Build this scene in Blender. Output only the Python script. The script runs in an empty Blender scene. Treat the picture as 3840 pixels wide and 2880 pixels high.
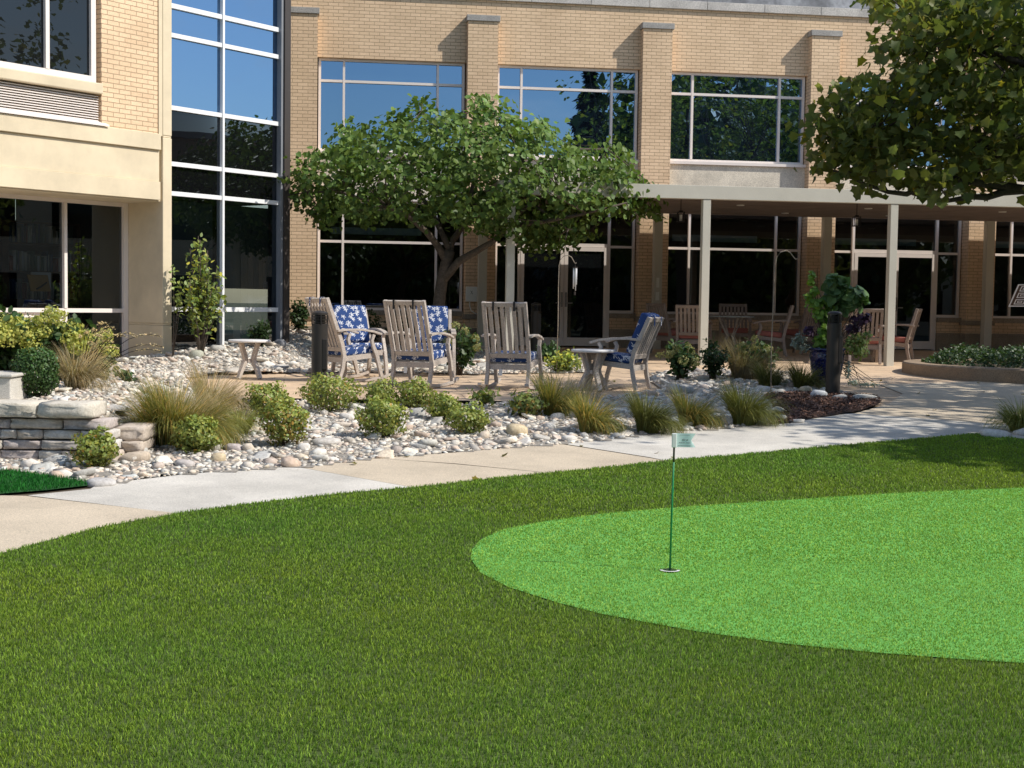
import bpy, bmesh, math, random
import numpy as np
random.seed(7); rng = np.random.default_rng(7)
R = math.radians
sc = bpy.context.scene
col = sc.collection

# ------------------------------------------------------------------ camera model (surveyed from the photograph)
F = 5200.; PIT = R(3.333); ROL = R(.8065); EYE = .88
_c, _s, _cr, _sr = math.cos(PIT), math.sin(PIT), math.cos(ROL), math.sin(ROL)
def ray(px, py):
    u = px-1920; v = py-1440
    u, v = u*_cr+v*_sr, -u*_sr+v*_cr
    x = u/F; up = -v/F
    return (x, _c+up*_s, -_s+up*_c)
KZ = [(-50,-.8),(0,-.72),(4,-.66),(7.65,-.585),(12.5,-.40),(17.5,-.21),(22,-.1),(28,0),(60,0)]
def g1(y):
    K = KZ
    if y <= K[0][0]: return K[0][1]
    for i in range(len(K)-1):
        if y <= K[i+1][0]:
            y0, z0 = K[i]; y1, z1 = K[i+1]
            def m(j):
                if j == 0 or j == len(K)-1: return 0
                return (K[j+1][1]-K[j-1][1])/(K[j+1][0]-K[j-1][0])
            t = (y-y0)/(y1-y0); h = y1-y0
            return (2*t**3-3*t*t+1)*z0+(t**3-2*t*t+t)*h*m(i)+(-2*t**3+3*t*t)*z1+(t**3-t*t)*h*m(i+1)
    return K[-1][1]
_ys = np.arange(-60, 80, .1); _zs = np.array([g1(y) for y in _ys])
def g(y): return np.interp(y, _ys, _zs)
def sst(x):
    x = np.clip(x, 0, 1); return x*x*(3-2*x)
def gz(X, Y):
    """height of the gravel beds: the graded ground plus two banks"""
    X = np.asarray(X, float); Y = np.asarray(Y, float)
    b = .42*sst((-3.05-X)/.8)*sst((17-Y)/4.)*sst((Y-11.42)/.15)
    c = .27*sst((Y-18.3)/4.)*sst((-3.0-X)/.8)
    return g(Y)+b+c
def at(px, py, dz=0., fn=None):
    """ground point seen at a native photo pixel"""
    d = ray(px, py); lo, hi = .5, 90.
    for _ in range(50):
        m = (lo+hi)/2
        h = float(fn(d[0]*m, d[1]*m)) if fn else float(g(d[1]*m))
        if EYE+d[2]*m > h+dz: lo = m
        else: hi = m
    return (d[0]*lo, d[1]*lo, EYE+d[2]*lo)
def at_y(px, py, Y):
    d = ray(px, py); t = Y/d[1]; return (d[0]*t, Y, EYE+d[2]*t)
def project(P):
    P = np.asarray(P, float)
    X, Y, Z = P[..., 0], P[..., 1], P[..., 2]-EYE
    fw = Y*_c-Z*_s; up = Z*_c+Y*_s
    fw = np.maximum(fw, .01)
    u = F*X/fw; v = -F*up/fw
    return 1920+u*_cr-v*_sr, 1440+u*_sr+v*_cr
def inpoly(px, py, poly):
    px = np.asarray(px); py = np.asarray(py); r = np.zeros(px.shape, bool)
    n = len(poly); j = n-1
    for i in range(n):
        xi, yi = poly[i]; xj, yj = poly[j]
        if yi != yj:
            r ^= ((yi > py) != (yj > py)) & (px < (xj-xi)*(py-yi)/(yj-yi)+xi)
        j = i
    return r

# ------------------------------------------------------------------ materials
def nt(name):
    m = bpy.data.materials.new(name); m.use_nodes = True
    t = m.node_tree; b = t.nodes['Principled BSDF']; return m, t, b
def N(t, typ, **k):
    n = t.nodes.new(typ)
    for a, v in k.items(): setattr(n, a, v)
    return n
def L(t, a, b): t.links.new(a, b)
def ramp(t, fac, stops):
    r = N(t, 'ShaderNodeValToRGB'); e = r.color_ramp.elements
    e[0].position, e[0].color = stops[0][0], (*stops[0][1], 1)
    e[1].position, e[1].color = stops[1][0], (*stops[1][1], 1)
    for p, c in stops[2:]:
        x = e.new(p); x.color = (*c, 1)
    L(t, fac, r.inputs[0]); return r.outputs[0]
def noise(t, scale, detail=3, vec=None, rough=.55):
    n = N(t, 'ShaderNodeTexNoise'); n.inputs['Scale'].default_value = scale; n.inputs['Detail'].default_value = detail
    n.inputs['Roughness'].default_value = rough
    if vec is None:
        vec = N(t, 'ShaderNodeTexCoord').outputs['Object']
    L(t, vec, n.inputs['Vector']); return n.outputs['Fac']
def mixc(t, fac, a, b, mode='MIX'):
    m = N(t, 'ShaderNodeMix', data_type='RGBA', blend_type=mode)
    for i, v in ((0, fac), (6, a), (7, b)):
        if hasattr(v, 'is_linked'): L(t, v, m.inputs[i])
        elif i == 0: m.inputs[0].default_value = v
        else: m.inputs[i].default_value = (*v, 1)
    return m.outputs[2]
def mul(c, k): return tuple(min(1, x*k) for x in c)
def surf(name, c, rough=.7, var=.15, scale=6, fine=None, bump=.0, bscale=60, spec=.4, metal=0, world=False, stain=0):
    m, t, b = nt(name)
    tc = N(t, 'ShaderNodeTexCoord').outputs['Object'] if not world else N(t, 'ShaderNodeNewGeometry').outputs['Position']
    o = ramp(t, noise(t, scale, 4, tc), [(.3, mul(c, 1-var)), (.7, mul(c, 1+var))])
    if fine:
        o = mixc(t, 1., o, ramp(t, noise(t, fine, 2, tc), [(.32, (.72,.72,.72)), (.68, (1.15,1.15,1.15))]), 'MULTIPLY')
    if stain:
        s = noise(t, 1.3, 5, tc, .7)
        o = mixc(t, 1., o, ramp(t, s, [(.35, (1-stain,)*3), (.6, (1., 1., 1.))]), 'MULTIPLY')
    L(t, o, b.inputs['Base Color']); b.inputs['Roughness'].default_value = rough
    b.inputs['Specular IOR Level'].default_value = spec; b.inputs['Metallic'].default_value = metal
    if bump:
        bp = N(t, 'ShaderNodeBump'); bp.inputs['Strength'].default_value = bump; bp.inputs['Distance'].default_value = .01
        L(t, noise(t, bscale, 4, tc), bp.inputs['Height']); L(t, bp.outputs[0], b.inputs['Normal'])
    return m
def brick(name, c1, c2, mort):
    m, t, b = nt(name)
    tc = N(t, 'ShaderNodeTexCoord').outputs['Object']
    sp = N(t, 'ShaderNodeSeparateXYZ'); L(t, tc, sp.inputs[0])
    ad = N(t, 'ShaderNodeMath', operation='ADD'); L(t, sp.outputs[0], ad.inputs[0]); L(t, sp.outputs[1], ad.inputs[1])
    cb = N(t, 'ShaderNodeCombineXYZ'); L(t, ad.outputs[0], cb.inputs[0]); L(t, sp.outputs[2], cb.inputs[1])
    bt = N(t, 'ShaderNodeTexBrick'); L(t, cb.outputs[0], bt.inputs['Vector'])
    bt.inputs['Scale'].default_value = 1; bt.inputs['Brick Width'].default_value = .2032; bt.inputs['Row Height'].default_value = .0677
    bt.inputs['Mortar Size'].default_value = .0055; bt.inputs['Mortar Smooth'].default_value = .3; bt.inputs['Bias'].default_value = -.1
    bt.inputs['Color1'].default_value = (*c1, 1); bt.inputs['Color2'].default_value = (*c2, 1); bt.inputs['Mortar'].default_value = (*mort, 1)
    big = ramp(t, noise(t, .9, 5, tc, .65), [(.3, (.88,.86,.84)), (.65, (1.06,1.06,1.06))])
    o = mixc(t, 1., bt.outputs['Color'], big, 'MULTIPLY')
    o = mixc(t, 1., o, ramp(t, noise(t, 45, 3, tc), [(.3, (.88,.88,.88)), (.7, (1.08,1.08,1.08))]), 'MULTIPLY')
    L(t, o, b.inputs['Base Color']); b.inputs['Roughness'].default_value = .85
    inv = N(t, 'ShaderNodeMath', operation='SUBTRACT'); inv.inputs[0].default_value = 1; L(t, bt.outputs['Fac'], inv.inputs[1])
    bp = N(t, 'ShaderNodeBump'); bp.inputs['Strength'].default_value = .9; bp.inputs['Distance'].default_value = .012
    L(t, inv.outputs[0], bp.inputs['Height']); L(t, bp.outputs[0], b.inputs['Normal'])
    return m
def leafmat(name, c, var=.35, trans=.35, rough=.45, spec=.35):
    m, t, b = nt(name)
    at_ = N(t, 'ShaderNodeAttribute', attribute_name='col').outputs['Color']
    o = mixc(t, 1., at_, c, 'MULTIPLY')
    L(t, o, b.inputs['Base Color']); b.inputs['Roughness'].default_value = rough; b.inputs['Specular IOR Level'].default_value = spec
    tr = N(t, 'ShaderNodeBsdfTranslucent'); L(t, mixc(t, 1., o, (1.15,1.2,.6), 'MULTIPLY'), tr.inputs[0])
    mx = N(t, 'ShaderNodeMixShader'); mx.inputs[0].default_value = trans
    L(t, b.outputs[0], mx.inputs[1]); L(t, tr.outputs[0], mx.inputs[2])
    L(t, mx.outputs[0], t.nodes['Material Output'].inputs[0]); return m
def mirror_glass(name, base, tint, fac, wav=.0012, fm=.9):
    m, t, b = nt(name); t.nodes.remove(b)
    d = N(t, 'ShaderNodeBsdfDiffuse'); d.inputs[0].default_value = (*base, 1)
    gl = N(t, 'ShaderNodeBsdfGlossy'); gl.inputs[0].default_value = (*tint, 1); gl.inputs['Roughness'].default_value = .0
    fr = N(t, 'ShaderNodeFresnel'); fr.inputs[0].default_value = 1.5
    ma = N(t, 'ShaderNodeMath', operation='MULTIPLY_ADD'); L(t, fr.outputs[0], ma.inputs[0]); ma.inputs[1].default_value = fm; ma.inputs[2].default_value = fac
    ma.use_clamp = True
    bp = N(t, 'ShaderNodeBump'); bp.inputs['Strength'].default_value = 1; bp.inputs['Distance'].default_value = wav
    L(t, noise(t, 1.6, 1), bp.inputs['Height']); L(t, bp.outputs[0], gl.inputs['Normal'])
    mx = N(t, 'ShaderNodeMixShader'); L(t, ma.outputs[0], mx.inputs[0]); L(t, d.outputs[0], mx.inputs[1]); L(t, gl.outputs[0], mx.inputs[2])
    L(t, mx.outputs[0], t.nodes['Material Output'].inputs[0]); return m
def clear_glass(name, tr, tint, fac):
    m, t, b = nt(name); t.nodes.remove(b)
    d = N(t, 'ShaderNodeBsdfTransparent'); d.inputs[0].default_value = (*tr, 1)
    gl = N(t, 'ShaderNodeBsdfGlossy'); gl.inputs[0].default_value = (*tint, 1); gl.inputs['Roughness'].default_value = .0
    fr = N(t, 'ShaderNodeFresnel'); fr.inputs[0].default_value = 1.5
    ma = N(t, 'ShaderNodeMath', operation='MULTIPLY_ADD'); L(t, fr.outputs[0], ma.inputs[0]); ma.inputs[1].default_value = 1; ma.inputs[2].default_value = fac
    ma.use_clamp = True
    mx = N(t, 'ShaderNodeMixShader'); L(t, ma.outputs[0], mx.inputs[0]); L(t, d.outputs[0], mx.inputs[1]); L(t, gl.outputs[0], mx.inputs[2])
    L(t, mx.outputs[0], t.nodes['Material Output'].inputs[0]); return m

M = {}
M['brick'] = brick('buff_brick', (.82,.60,.39), (.73,.53,.335), (.46,.32,.20))  # mortar colour darkened to hold the shade of the raked joints
M['concrete'] = surf('precast_concrete', (.72,.61,.43), .85, .06, 1.2, bump=.12, bscale=90, stain=.14)
M['panel'] = surf('pebbled_panel', (.82,.74,.60), .9, .08, 2, fine=60, bump=.4, bscale=70, stain=.3)
M['limestone'] = surf('limestone', (.40,.38,.35), .85, .12, 3, fine=40, bump=.3, stain=.25)
M['basestone'] = surf('base_stone', (.36,.30,.23), .85, .1, 3, fine=50, bump=.3, stain=.2)
M['coping'] = surf('coping_stone', (.64,.60,.55), .85, .12, 2, fine=40, bump=.2, stain=.3)
M['roofmetal'] = surf('roof_membrane', (.30,.30,.31), .5, .4, 1.5, fine=9, bump=.2)
M['alu'] = surf('taupe_aluminium', (.82,.74,.68), .45, .03, 3, spec=.5)
M['whitealu'] = surf('white_aluminium', (.80,.80,.80), .35, .02, 3)
M['bronze'] = surf('dark_bronze_metal', (.055,.045,.04), .45, .1, 3)
M['rusty'] = surf('dark_panel', (.02,.02,.021), .6, .1, 3)
M['grey_frame'] = surf('grey_frame', (.22,.23,.25), .5, .05, 3)
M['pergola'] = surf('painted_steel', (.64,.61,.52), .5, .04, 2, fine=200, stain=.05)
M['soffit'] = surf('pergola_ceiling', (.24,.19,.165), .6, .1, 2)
M['glass_up'] = mirror_glass('reflective_glass', (.006,.009,.016), (.38,.62,.95), .40)
M['glass_dark'] = mirror_glass('black_glass', (.004,.004,.005), (.7,.8,.9), .012, fm=.12)
M['glass_mid'] = mirror_glass('dark_reflective_glass', (.008,.009,.010), (.7,.8,.9), .03, fm=.6)
M['glass_low'] = clear_glass('clear_grey_glass', (.40,.43,.43), (.75,.85,.95), .08)
M['interior'] = surf('interior_wall', (.22,.17,.145), .9, .1, 2)
M['interior_light'] = surf('interior_pale_wall', (.17,.20,.175), .9, .05, 2)
M['reflect_band'] = surf('pale_reflect_band', (.55,.68,.68), .9, .05, 2)  # colour of a reflected band, laid on strips behind the glass
M['shade'] = surf('roller_shade', (.13,.165,.155), .9, .05, 2)
M['wood_dark'] = surf('bookcase_wood', (.10,.05,.03), .6, .2, 4)
M['wood_desk'] = surf('desk_wood', (.65,.36,.08), .45, .1, 6)
M['black'] = surf('black_metal', (.012,.012,.013), .5, .05, 3)
M['bollard'] = surf('bollard_bronze', (.034,.029,.025), .42, .06, 3)
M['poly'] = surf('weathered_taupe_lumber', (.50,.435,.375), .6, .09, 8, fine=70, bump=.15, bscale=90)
M['polydim'] = surf('shaded_taupe_lumber', (.33,.265,.225), .6, .09, 8, fine=70)  # darker copy of the lumber, pergola shade put into its colour
M['polywhite'] = surf('pale_table_top', (.70,.68,.66), .5, .05, 5)
M['red'] = surf('faded_red_fabric', (.42,.15,.12), .9, .08, 8, fine=150)
M['tableglass'] = surf('pale_table_glass', (.35,.38,.36), .15, .05, 5)
M['bark'] = surf('bark', (.10,.078,.06), .9, .3, 14, fine=60, bump=.7, bscale=40)
M['barkdark'] = surf('dark_bark', (.07,.055,.042), .9, .3, 10, fine=50, bump=.7, bscale=30)
M['soil'] = surf('bed_soil', (.16,.13,.10), .95, .25, 5, fine=60, bump=.5, world=True)
M['mulch'] = surf('mulch', (.075,.045,.035), .95, .35, 20, fine=90, bump=.8, bscale=80, world=True)
M['gravelbase'] = surf('gravel_bed_base', (.30,.27,.23), .95, .3, 25, fine=90, bump=.8, bscale=50, world=True)
M['slabwhite'] = surf('white_concrete_slab', (.66,.62,.55), .85, .10, 1.6, fine=120, bump=.15, world=True, stain=.2)
M['slabtan'] = surf('tan_aggregate_slab', (.62,.52,.39), .9, .05, 2.2, fine=110, bump=.25, bscale=160, world=True, stain=.16)
M['joint'] = surf('slab_joint', (.10,.075,.05), .95, .1, 9, world=True)
M['curb'] = surf('bed_kerb', (.34,.25,.17), .85, .1, 4, fine=60, stain=.2)
M['white'] = surf('white_plastic', (.75,.75,.73), .5, .03, 4)
M['offwhite'] = surf('box_plastic', (.8,.8,.74), .5, .03, 4)
M['green_pole'] = surf('green_fibreglass', (.02,.24,.08), .35, .05, 4)
M['flag'] = surf('flag_cloth', (.62,.78,.76), .8, .04, 9)
M['flag_ink'] = surf('flag_ink', (.06,.10,.10), .8, .04, 9)
M['wallstone'] = leafmat('ledgestone', (1,1,1), trans=0.0, rough=.9, spec=.2)
def stonemat():
    m, t, b = nt('river_stone')
    a = N(t, 'ShaderNodeAttribute', attribute_name='col').outputs['Color']
    p = N(t, 'ShaderNodeNewGeometry').outputs['Position']
    o = mixc(t, 1., a, ramp(t, noise(t, 38, 5, p, .65), [(.3, (.72,.70,.68)), (.65, (1.08,1.08,1.08))]), 'MULTIPLY')
    L(t, o, b.inputs['Base Color']); b.inputs['Roughness'].default_value = .8; b.inputs['Specular IOR Level'].default_value = .3
    bp = N(t, 'ShaderNodeBump'); bp.inputs['Strength'].default_value = .35; bp.inputs['Distance'].default_value = .01
    L(t, noise(t, 55, 5, p), bp.inputs['Height']); L(t, bp.outputs[0], b.inputs['Normal']); return m
M['stone'] = stonemat()
def patio_mat():
    m, t, b = nt('stamped_tan_paving')
    p = N(t, 'ShaderNodeNewGeometry').outputs['Position']
    mp = N(t, 'ShaderNodeMapping'); mp.inputs['Rotation'].default_value = (0, 0, R(-8.4)); L(t, p, mp.inputs[0])
    bt = N(t, 'ShaderNodeTexBrick'); L(t, mp.outputs[0], bt.inputs['Vector']); bt.inputs['Scale'].default_value = 1
    bt.inputs['Brick Width'].default_value = .62; bt.inputs['Row Height'].default_value = .42; bt.inputs['Mortar Size'].default_value = .008
    bt.inputs['Color1'].default_value = (.68,.50,.33,1); bt.inputs['Color2'].default_value = (.60,.45,.31,1); bt.inputs['Mortar'].default_value = (.36,.26,.18,1)
    o = mixc(t, 1., bt.outputs['Color'], ramp(t, noise(t, 1.8, 5, p, .65), [(.3, (.8,.8,.8)), (.65, (1.12,1.1,1.08))]), 'MULTIPLY')
    o = mixc(t, 1., o, ramp(t, noise(t, 60, 3, p), [(.3, (.85,.85,.85)), (.7, (1.1,1.1,1.1))]), 'MULTIPLY')
    L(t, o, b.inputs['Base Color']); b.inputs['Roughness'].default_value = .8
    bp = N(t, 'ShaderNodeBump'); bp.inputs['Strength'].default_value = .4; bp.inputs['Distance'].default_value = .01
    L(t, noise(t, 14, 5, p), bp.inputs['Height']); L(t, bp.outputs[0], b.inputs['Normal']); return m
M['patio'] = patio_mat()
def turfmat(name, c, c2):
    m, t, b = nt(name)
    p = N(t, 'ShaderNodeNewGeometry').outputs['Position']
    a = N(t, 'ShaderNodeAttribute', attribute_name='col').outputs['Color']
    o = mixc(t, ramp(t, noise(t, .45, 4, p, .6), [(.35, (0,0,0)), (.65, (1,1,1))]), c, c2)
    o = mixc(t, 1., o, ramp(t, noise(t, 3.5, 4, p, .7), [(.3, (.91,.92,.9)), (.7, (1.09,1.08,1.08))]), 'MULTIPLY')
    o = mixc(t, 1., o, a, 'MULTIPLY')
    L(t, o, b.inputs['Base Color']); b.inputs['Roughness'].default_value = .5; b.inputs['Specular IOR Level'].default_value = .13
    tr = N(t, 'ShaderNodeBsdfTranslucent'); L(t, o, tr.inputs[0])
    mx = N(t, 'ShaderNodeMixShader'); mx.inputs[0].default_value = .25
    L(t, b.outputs[0], mx.inputs[1]); L(t, tr.outputs[0], mx.inputs[2])
    L(t, mx.outputs[0], t.nodes['Material Output'].inputs[0]); return m
M['turf'] = turfmat('dark_turf_blades', (.26,.375,.040), (.18,.335,.045))
M['turf2'] = turfmat('left_turf_blades', (.03,.19,.03), (.03,.17,.03))
M['green'] = turfmat('putting_green_blades', (.335,.55,.085), (.38,.60,.11))
M['turfbase'] = surf('turf_backing', (.07,.10,.022), .9, .2, 3, fine=140, world=True)
M['greenbase'] = surf('green_backing', (.13,.38,.07), .9, .1, 3, fine=140, world=True)
M['turf2base'] = surf('left_turf_backing', (.02,.10,.02), .9, .1, 3, fine=140, world=True)
M['asphalt'] = surf('far_ground', (.09,.10,.06), .9, .2, 1, world=True)
M['redbud'] = leafmat('heart_leaf', (.125,.195,.045), spec=.2, trans=.28)
M['maple'] = leafmat('maple_leaf', (.165,.19,.05), trans=.5, rough=.5)
M['box'] = leafmat('small_shrub_leaf', (.30,.345,.085), trans=.3)
M['boxdark'] = leafmat('dark_box_leaf', (.06,.12,.03), trans=.2)
M['shrub'] = leafmat('shrub_leaf', (.06,.11,.035), trans=.3)
M['service'] = leafmat('light_leaf', (.30,.38,.11), trans=.35)
M['bloom'] = leafmat('lime_bloom', (.50,.50,.13), trans=.35, rough=.8)
M['bloomdull'] = leafmat('olive_bloom', (.36,.35,.15), trans=.3, rough=.8)
M['grass'] = leafmat('ornamental_grass', (.26,.27,.075), trans=.3)
M['straw'] = leafmat('straw_grass', (.62,.49,.29), trans=.35, rough=.8)
M['purple'] = leafmat('purple_leaf', (.05,.02,.045), trans=.2)
M['silver'] = leafmat('silver_leaf', (.42,.50,.42), trans=.2, rough=.8)
M['lime'] = leafmat('sweet_potato_leaf', (.17,.30,.04), trans=.35)
M['fartree'] = leafmat('far_tree_leaf', (.05,.08,.02), trans=.25)
M['conifer'] = leafmat('conifer_needles', (.025,.045,.02), trans=.1)
def potmat():
    m, t, b = nt('cobalt_glaze')
    tc = N(t, 'ShaderNodeTexCoord').outputs['Object']
    w = N(t, 'ShaderNodeTexVoronoi'); w.inputs['Scale'].default_value = 22; L(t, tc, w.inputs[0])
    L(t, ramp(t, w.outputs[0], [(.1, (.003,.004,.035)), (.6, (.005,.008,.075))]), b.inputs['Base Color'])
    b.inputs['Roughness'].default_value = .15; b.inputs['Coat Weight'].default_value = .5
    bp = N(t, 'ShaderNodeBump'); bp.inputs['Distance'].default_value = .01; L(t, w.outputs[0], bp.inputs['Height']); L(t, bp.outputs[0], b.inputs['Normal'])
    return m
M['pot'] = potmat()
def cushion_mat():
    m, t, b = nt('navy_palm_print')
    tc = N(t, 'ShaderNodeTexCoord').outputs['Object']
    sp = N(t, 'ShaderNodeSeparateXYZ'); L(t, tc, sp.inputs[0])
    ad = N(t, 'ShaderNodeMath', operation='MULTIPLY_ADD'); L(t, sp.outputs[1], ad.inputs[0]); ad.inputs[1].default_value = -.9; L(t, sp.outputs[2], ad.inputs[2])
    au = N(t, 'ShaderNodeMath', operation='MULTIPLY_ADD'); L(t, sp.outputs[1], au.inputs[0]); au.inputs[1].default_value = .7; L(t, sp.outputs[0], au.inputs[2])
    cb = N(t, 'ShaderNodeCombineXYZ'); L(t, au.outputs[0], cb.inputs[0]); L(t, ad.outputs[0], cb.inputs[1])
    vo = N(t, 'ShaderNodeTexVoronoi', voronoi_dimensions='2D'); vo.inputs['Scale'].default_value = 10.5; vo.inputs['Randomness'].default_value = 1.
    L(t, cb.outputs[0], vo.inputs['Vector'])
    su = N(t, 'ShaderNodeVectorMath', operation='SUBTRACT'); L(t, cb.outputs[0], su.inputs[0]); L(t, vo.outputs['Position'], su.inputs[1])
    s2 = N(t, 'ShaderNodeSeparateXYZ'); L(t, su.outputs[0], s2.inputs[0])
    an = N(t, 'ShaderNodeMath', operation='ARCTAN2'); L(t, s2.outputs[1], an.inputs[0]); L(t, s2.outputs[0], an.inputs[1])
    ln = N(t, 'ShaderNodeVectorMath', operation='LENGTH'); L(t, su.outputs[0], ln.inputs[0])
    m5 = N(t, 'ShaderNodeMath', operation='MULTIPLY_ADD'); L(t, an.outputs[0], m5.inputs[0]); m5.inputs[1].default_value = 5
    sc_ = N(t, 'ShaderNodeSeparateColor'); L(t, vo.outputs['Color'], sc_.inputs[0])
    mm = N(t, 'ShaderNodeMath', operation='MULTIPLY'); L(t, sc_.outputs[0], mm.inputs[0]); mm.inputs[1].default_value = 6; L(t, mm.outputs[0], m5.inputs[2])
    co = N(t, 'ShaderNodeMath', operation='COSINE'); L(t, m5.outputs[0], co.inputs[0])
    th = N(t, 'ShaderNodeMath', operation='MULTIPLY_ADD'); L(t, co.outputs[0], th.inputs[0]); th.inputs[1].default_value = .017; th.inputs[2].default_value = .021
    lt = N(t, 'ShaderNodeMath', operation='LESS_THAN'); L(t, ln.outputs['Value'], lt.inputs[0]); L(t, th.outputs[0], lt.inputs[1])
    # palm trunks: thin upright strokes
    ax = N(t, 'ShaderNodeMath', operation='ABSOLUTE'); L(t, s2.outputs[0], ax.inputs[0])
    l2 = N(t, 'ShaderNodeMath', operation='LESS_THAN'); L(t, ax.outputs[0], l2.inputs[0]); l2.inputs[1].default_value = .005
    l3 = N(t, 'ShaderNodeMath', operation='LESS_THAN'); L(t, s2.outputs[1], l3.inputs[0]); l3.inputs[1].default_value = 0
    l4 = N(t, 'ShaderNodeMath', operation='LESS_THAN'); L(t, ln.outputs['Value'], l4.inputs[0]); l4.inputs[1].default_value = .055
    p1 = N(t, 'ShaderNodeMath', operation='MULTIPLY'); L(t, l2.outputs[0], p1.inputs[0]); L(t, l3.outputs[0], p1.inputs[1])
    p2 = N(t, 'ShaderNodeMath', operation='MULTIPLY'); L(t, p1.outputs[0], p2.inputs[0]); L(t, l4.outputs[0], p2.inputs[1])
    mx = N(t, 'ShaderNodeMath', operation='MAXIMUM'); L(t, lt.outputs[0], mx.inputs[0]); L(t, p2.outputs[0], mx.inputs[1])
    L(t, mixc(t, mx.outputs[0], (.030,.065,.19), (.66,.67,.70)), b.inputs['Base Color'])
    b.inputs['Roughness'].default_value = .9; b.inputs['Specular IOR Level'].default_value = .2
    return m
M['cushion'] = cushion_mat()

# ------------------------------------------------------------------ objects
def tag(o, label=None, cat=None, group=None, kind=None):
    if label: o['label'] = label
    if cat: o['category'] = cat
    if group: o['group'] = group
    if kind: o['kind'] = kind
    return o
def empty(name, loc=(0,0,0), rz=0, label=None, cat=None, group=None):
    o = bpy.data.objects.new(name, None); col.objects.link(o); o.location = loc; o.rotation_euler = (0,0,rz); o.empty_display_size = .1
    return tag(o, label, cat, group)
class MB:
    def __init__(s): s.v = []; s.f = []
    def add(s, v, f):
        n = len(s.v); s.v += [tuple(p) for p in v]; s.f += [tuple(i+n for i in q) for q in f]; return s
    def box(s, x0, x1, y0, y1, z0, z1):
        v = [(x0,y0,z0),(x1,y0,z0),(x1,y1,z0),(x0,y1,z0),(x0,y0,z1),(x1,y0,z1),(x1,y1,z1),(x0,y1,z1)]
        return s.add(v, [(0,3,2,1),(4,5,6,7),(0,1,5,4),(1,2,6,5),(2,3,7,6),(3,0,4,7)])
    def tube(s, pts, rad, n=8, cap=True):
        pts = [np.array(p, float) for p in pts]
        if not hasattr(rad, '__len__'): rad = [rad]*len(pts)
        up = np.array((0,0,1.)); rings = []
        for i, p in enumerate(pts):
            a = pts[max(0,i-1)]; b = pts[min(len(pts)-1,i+1)]; d = b-a; d /= (np.linalg.norm(d)+1e-9)
            r = up if abs(d[2]) < .9 else np.array((1.,0,0))
            x = np.cross(d, r); x /= np.linalg.norm(x); y = np.cross(d, x)
            rings.append([p+rad[i]*(math.cos(2*math.pi*k/n)*x+math.sin(2*math.pi*k/n)*y) for k in range(n)])
        v = [q for r_ in rings for q in r_]; f = []
        for i in range(len(pts)-1):
            for k in range(n): f.append((i*n+k, i*n+(k+1)%n, (i+1)*n+(k+1)%n, (i+1)*n+k))
        if cap: f.append(tuple(range(n))); f.append(tuple(range((len(pts)-1)*n, len(pts)*n))[::-1])
        return s.add(v, [q[::-1] for q in f])
    def lathe(s, prof, n=28, c=(0,0)):
        v = []; f = []
        for r, z in prof:
            for k in range(n): a = 2*math.pi*k/n; v.append((c[0]+r*math.cos(a), c[1]+r*math.sin(a), z))
        for i in range(len(prof)-1):
            for k in range(n): f.append((i*n+k, i*n+(k+1)%n, (i+1)*n+(k+1)%n, (i+1)*n+k))
        f.append(tuple(range(n))[::-1]); f.append(tuple(range((len(prof)-1)*n, len(prof)*n)))
        return s.add(v, f)
    def ribbon(s, pts, x0, x1, th):
        """bar running along (y,z) points between x0 and x1, thickness th (number or list)"""
        n = len(pts)
        if not hasattr(th, '__len__'): th = [th]*n
        v = []
        for i, (y, z) in enumerate(pts):
            a = pts[max(0,i-1)]; b = pts[min(n-1,i+1)]; dy, dz = b[0]-a[0], b[1]-a[1]; l = math.hypot(dy, dz)
            ny, nz = -dz/l*th[i]/2, dy/l*th[i]/2
            v += [(x0,y-ny,z-nz),(x1,y-ny,z-nz),(x1,y+ny,z+nz),(x0,y+ny,z+nz)]
        f = [(0,3,2,1), (4*n-4,4*n-3,4*n-2,4*n-1)]
        for i in range(n-1):
            o = 4*i
            for k in range(4): f.append((o+k, o+(k+1)%4, o+4+(k+1)%4, o+4+k))
        return s.add(v, f)
    def build(s, name, mat, parent=None, smooth=False, bevel=0, loc=None):
        me = bpy.data.meshes.new(name); me.from_pydata(s.v, [], s.f); me.update()
        bm = bmesh.new(); bm.from_mesh(me); bmesh.ops.recalc_face_normals(bm, faces=bm.faces)
        if bevel:
            bmesh.ops.bevel(bm, geom=[e for e in bm.edges], offset=bevel, segments=2, profile=.5, affect='EDGES', clamp_overlap=True)
        bm.to_mesh(me); bm.free()
        me.materials.append(mat)
        if smooth: me.shade_smooth()
        o = bpy.data.objects.new(name, me); col.objects.link(o)
        if parent: o.parent = parent
        if loc: o.location = loc
        return o
def arr_mesh(name, V, sizes, idx, mat, parent=None, colr=None, smooth=False):
    """mesh out of numpy arrays; colr is per vertex"""
    me = bpy.data.meshes.new(name)
    me.vertices.add(len(V)); me.vertices.foreach_set('co', np.asarray(V, np.float32).ravel())
    me.loops.add(len(idx)); me.loops.foreach_set('vertex_index', np.asarray(idx, np.int32))
    st = np.concatenate([[0], np.cumsum(sizes)[:-1]]).astype(np.int32)
    me.polygons.add(len(sizes)); me.polygons.foreach_set('loop_start', st)
    me.update(calc_edges=True)
    if colr is not None:
        a = me.color_attributes.new('col', 'FLOAT_COLOR', 'POINT')
        c4 = np.ones((len(V), 4), np.float32); c4[:, :3] = colr; a.data.foreach_set('color', c4.ravel())
    if smooth: me.shade_smooth()
    me.materials.append(mat)
    o = bpy.data.objects.new(name, me); col.objects.link(o)
    if parent: o.parent = parent
    return o
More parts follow.
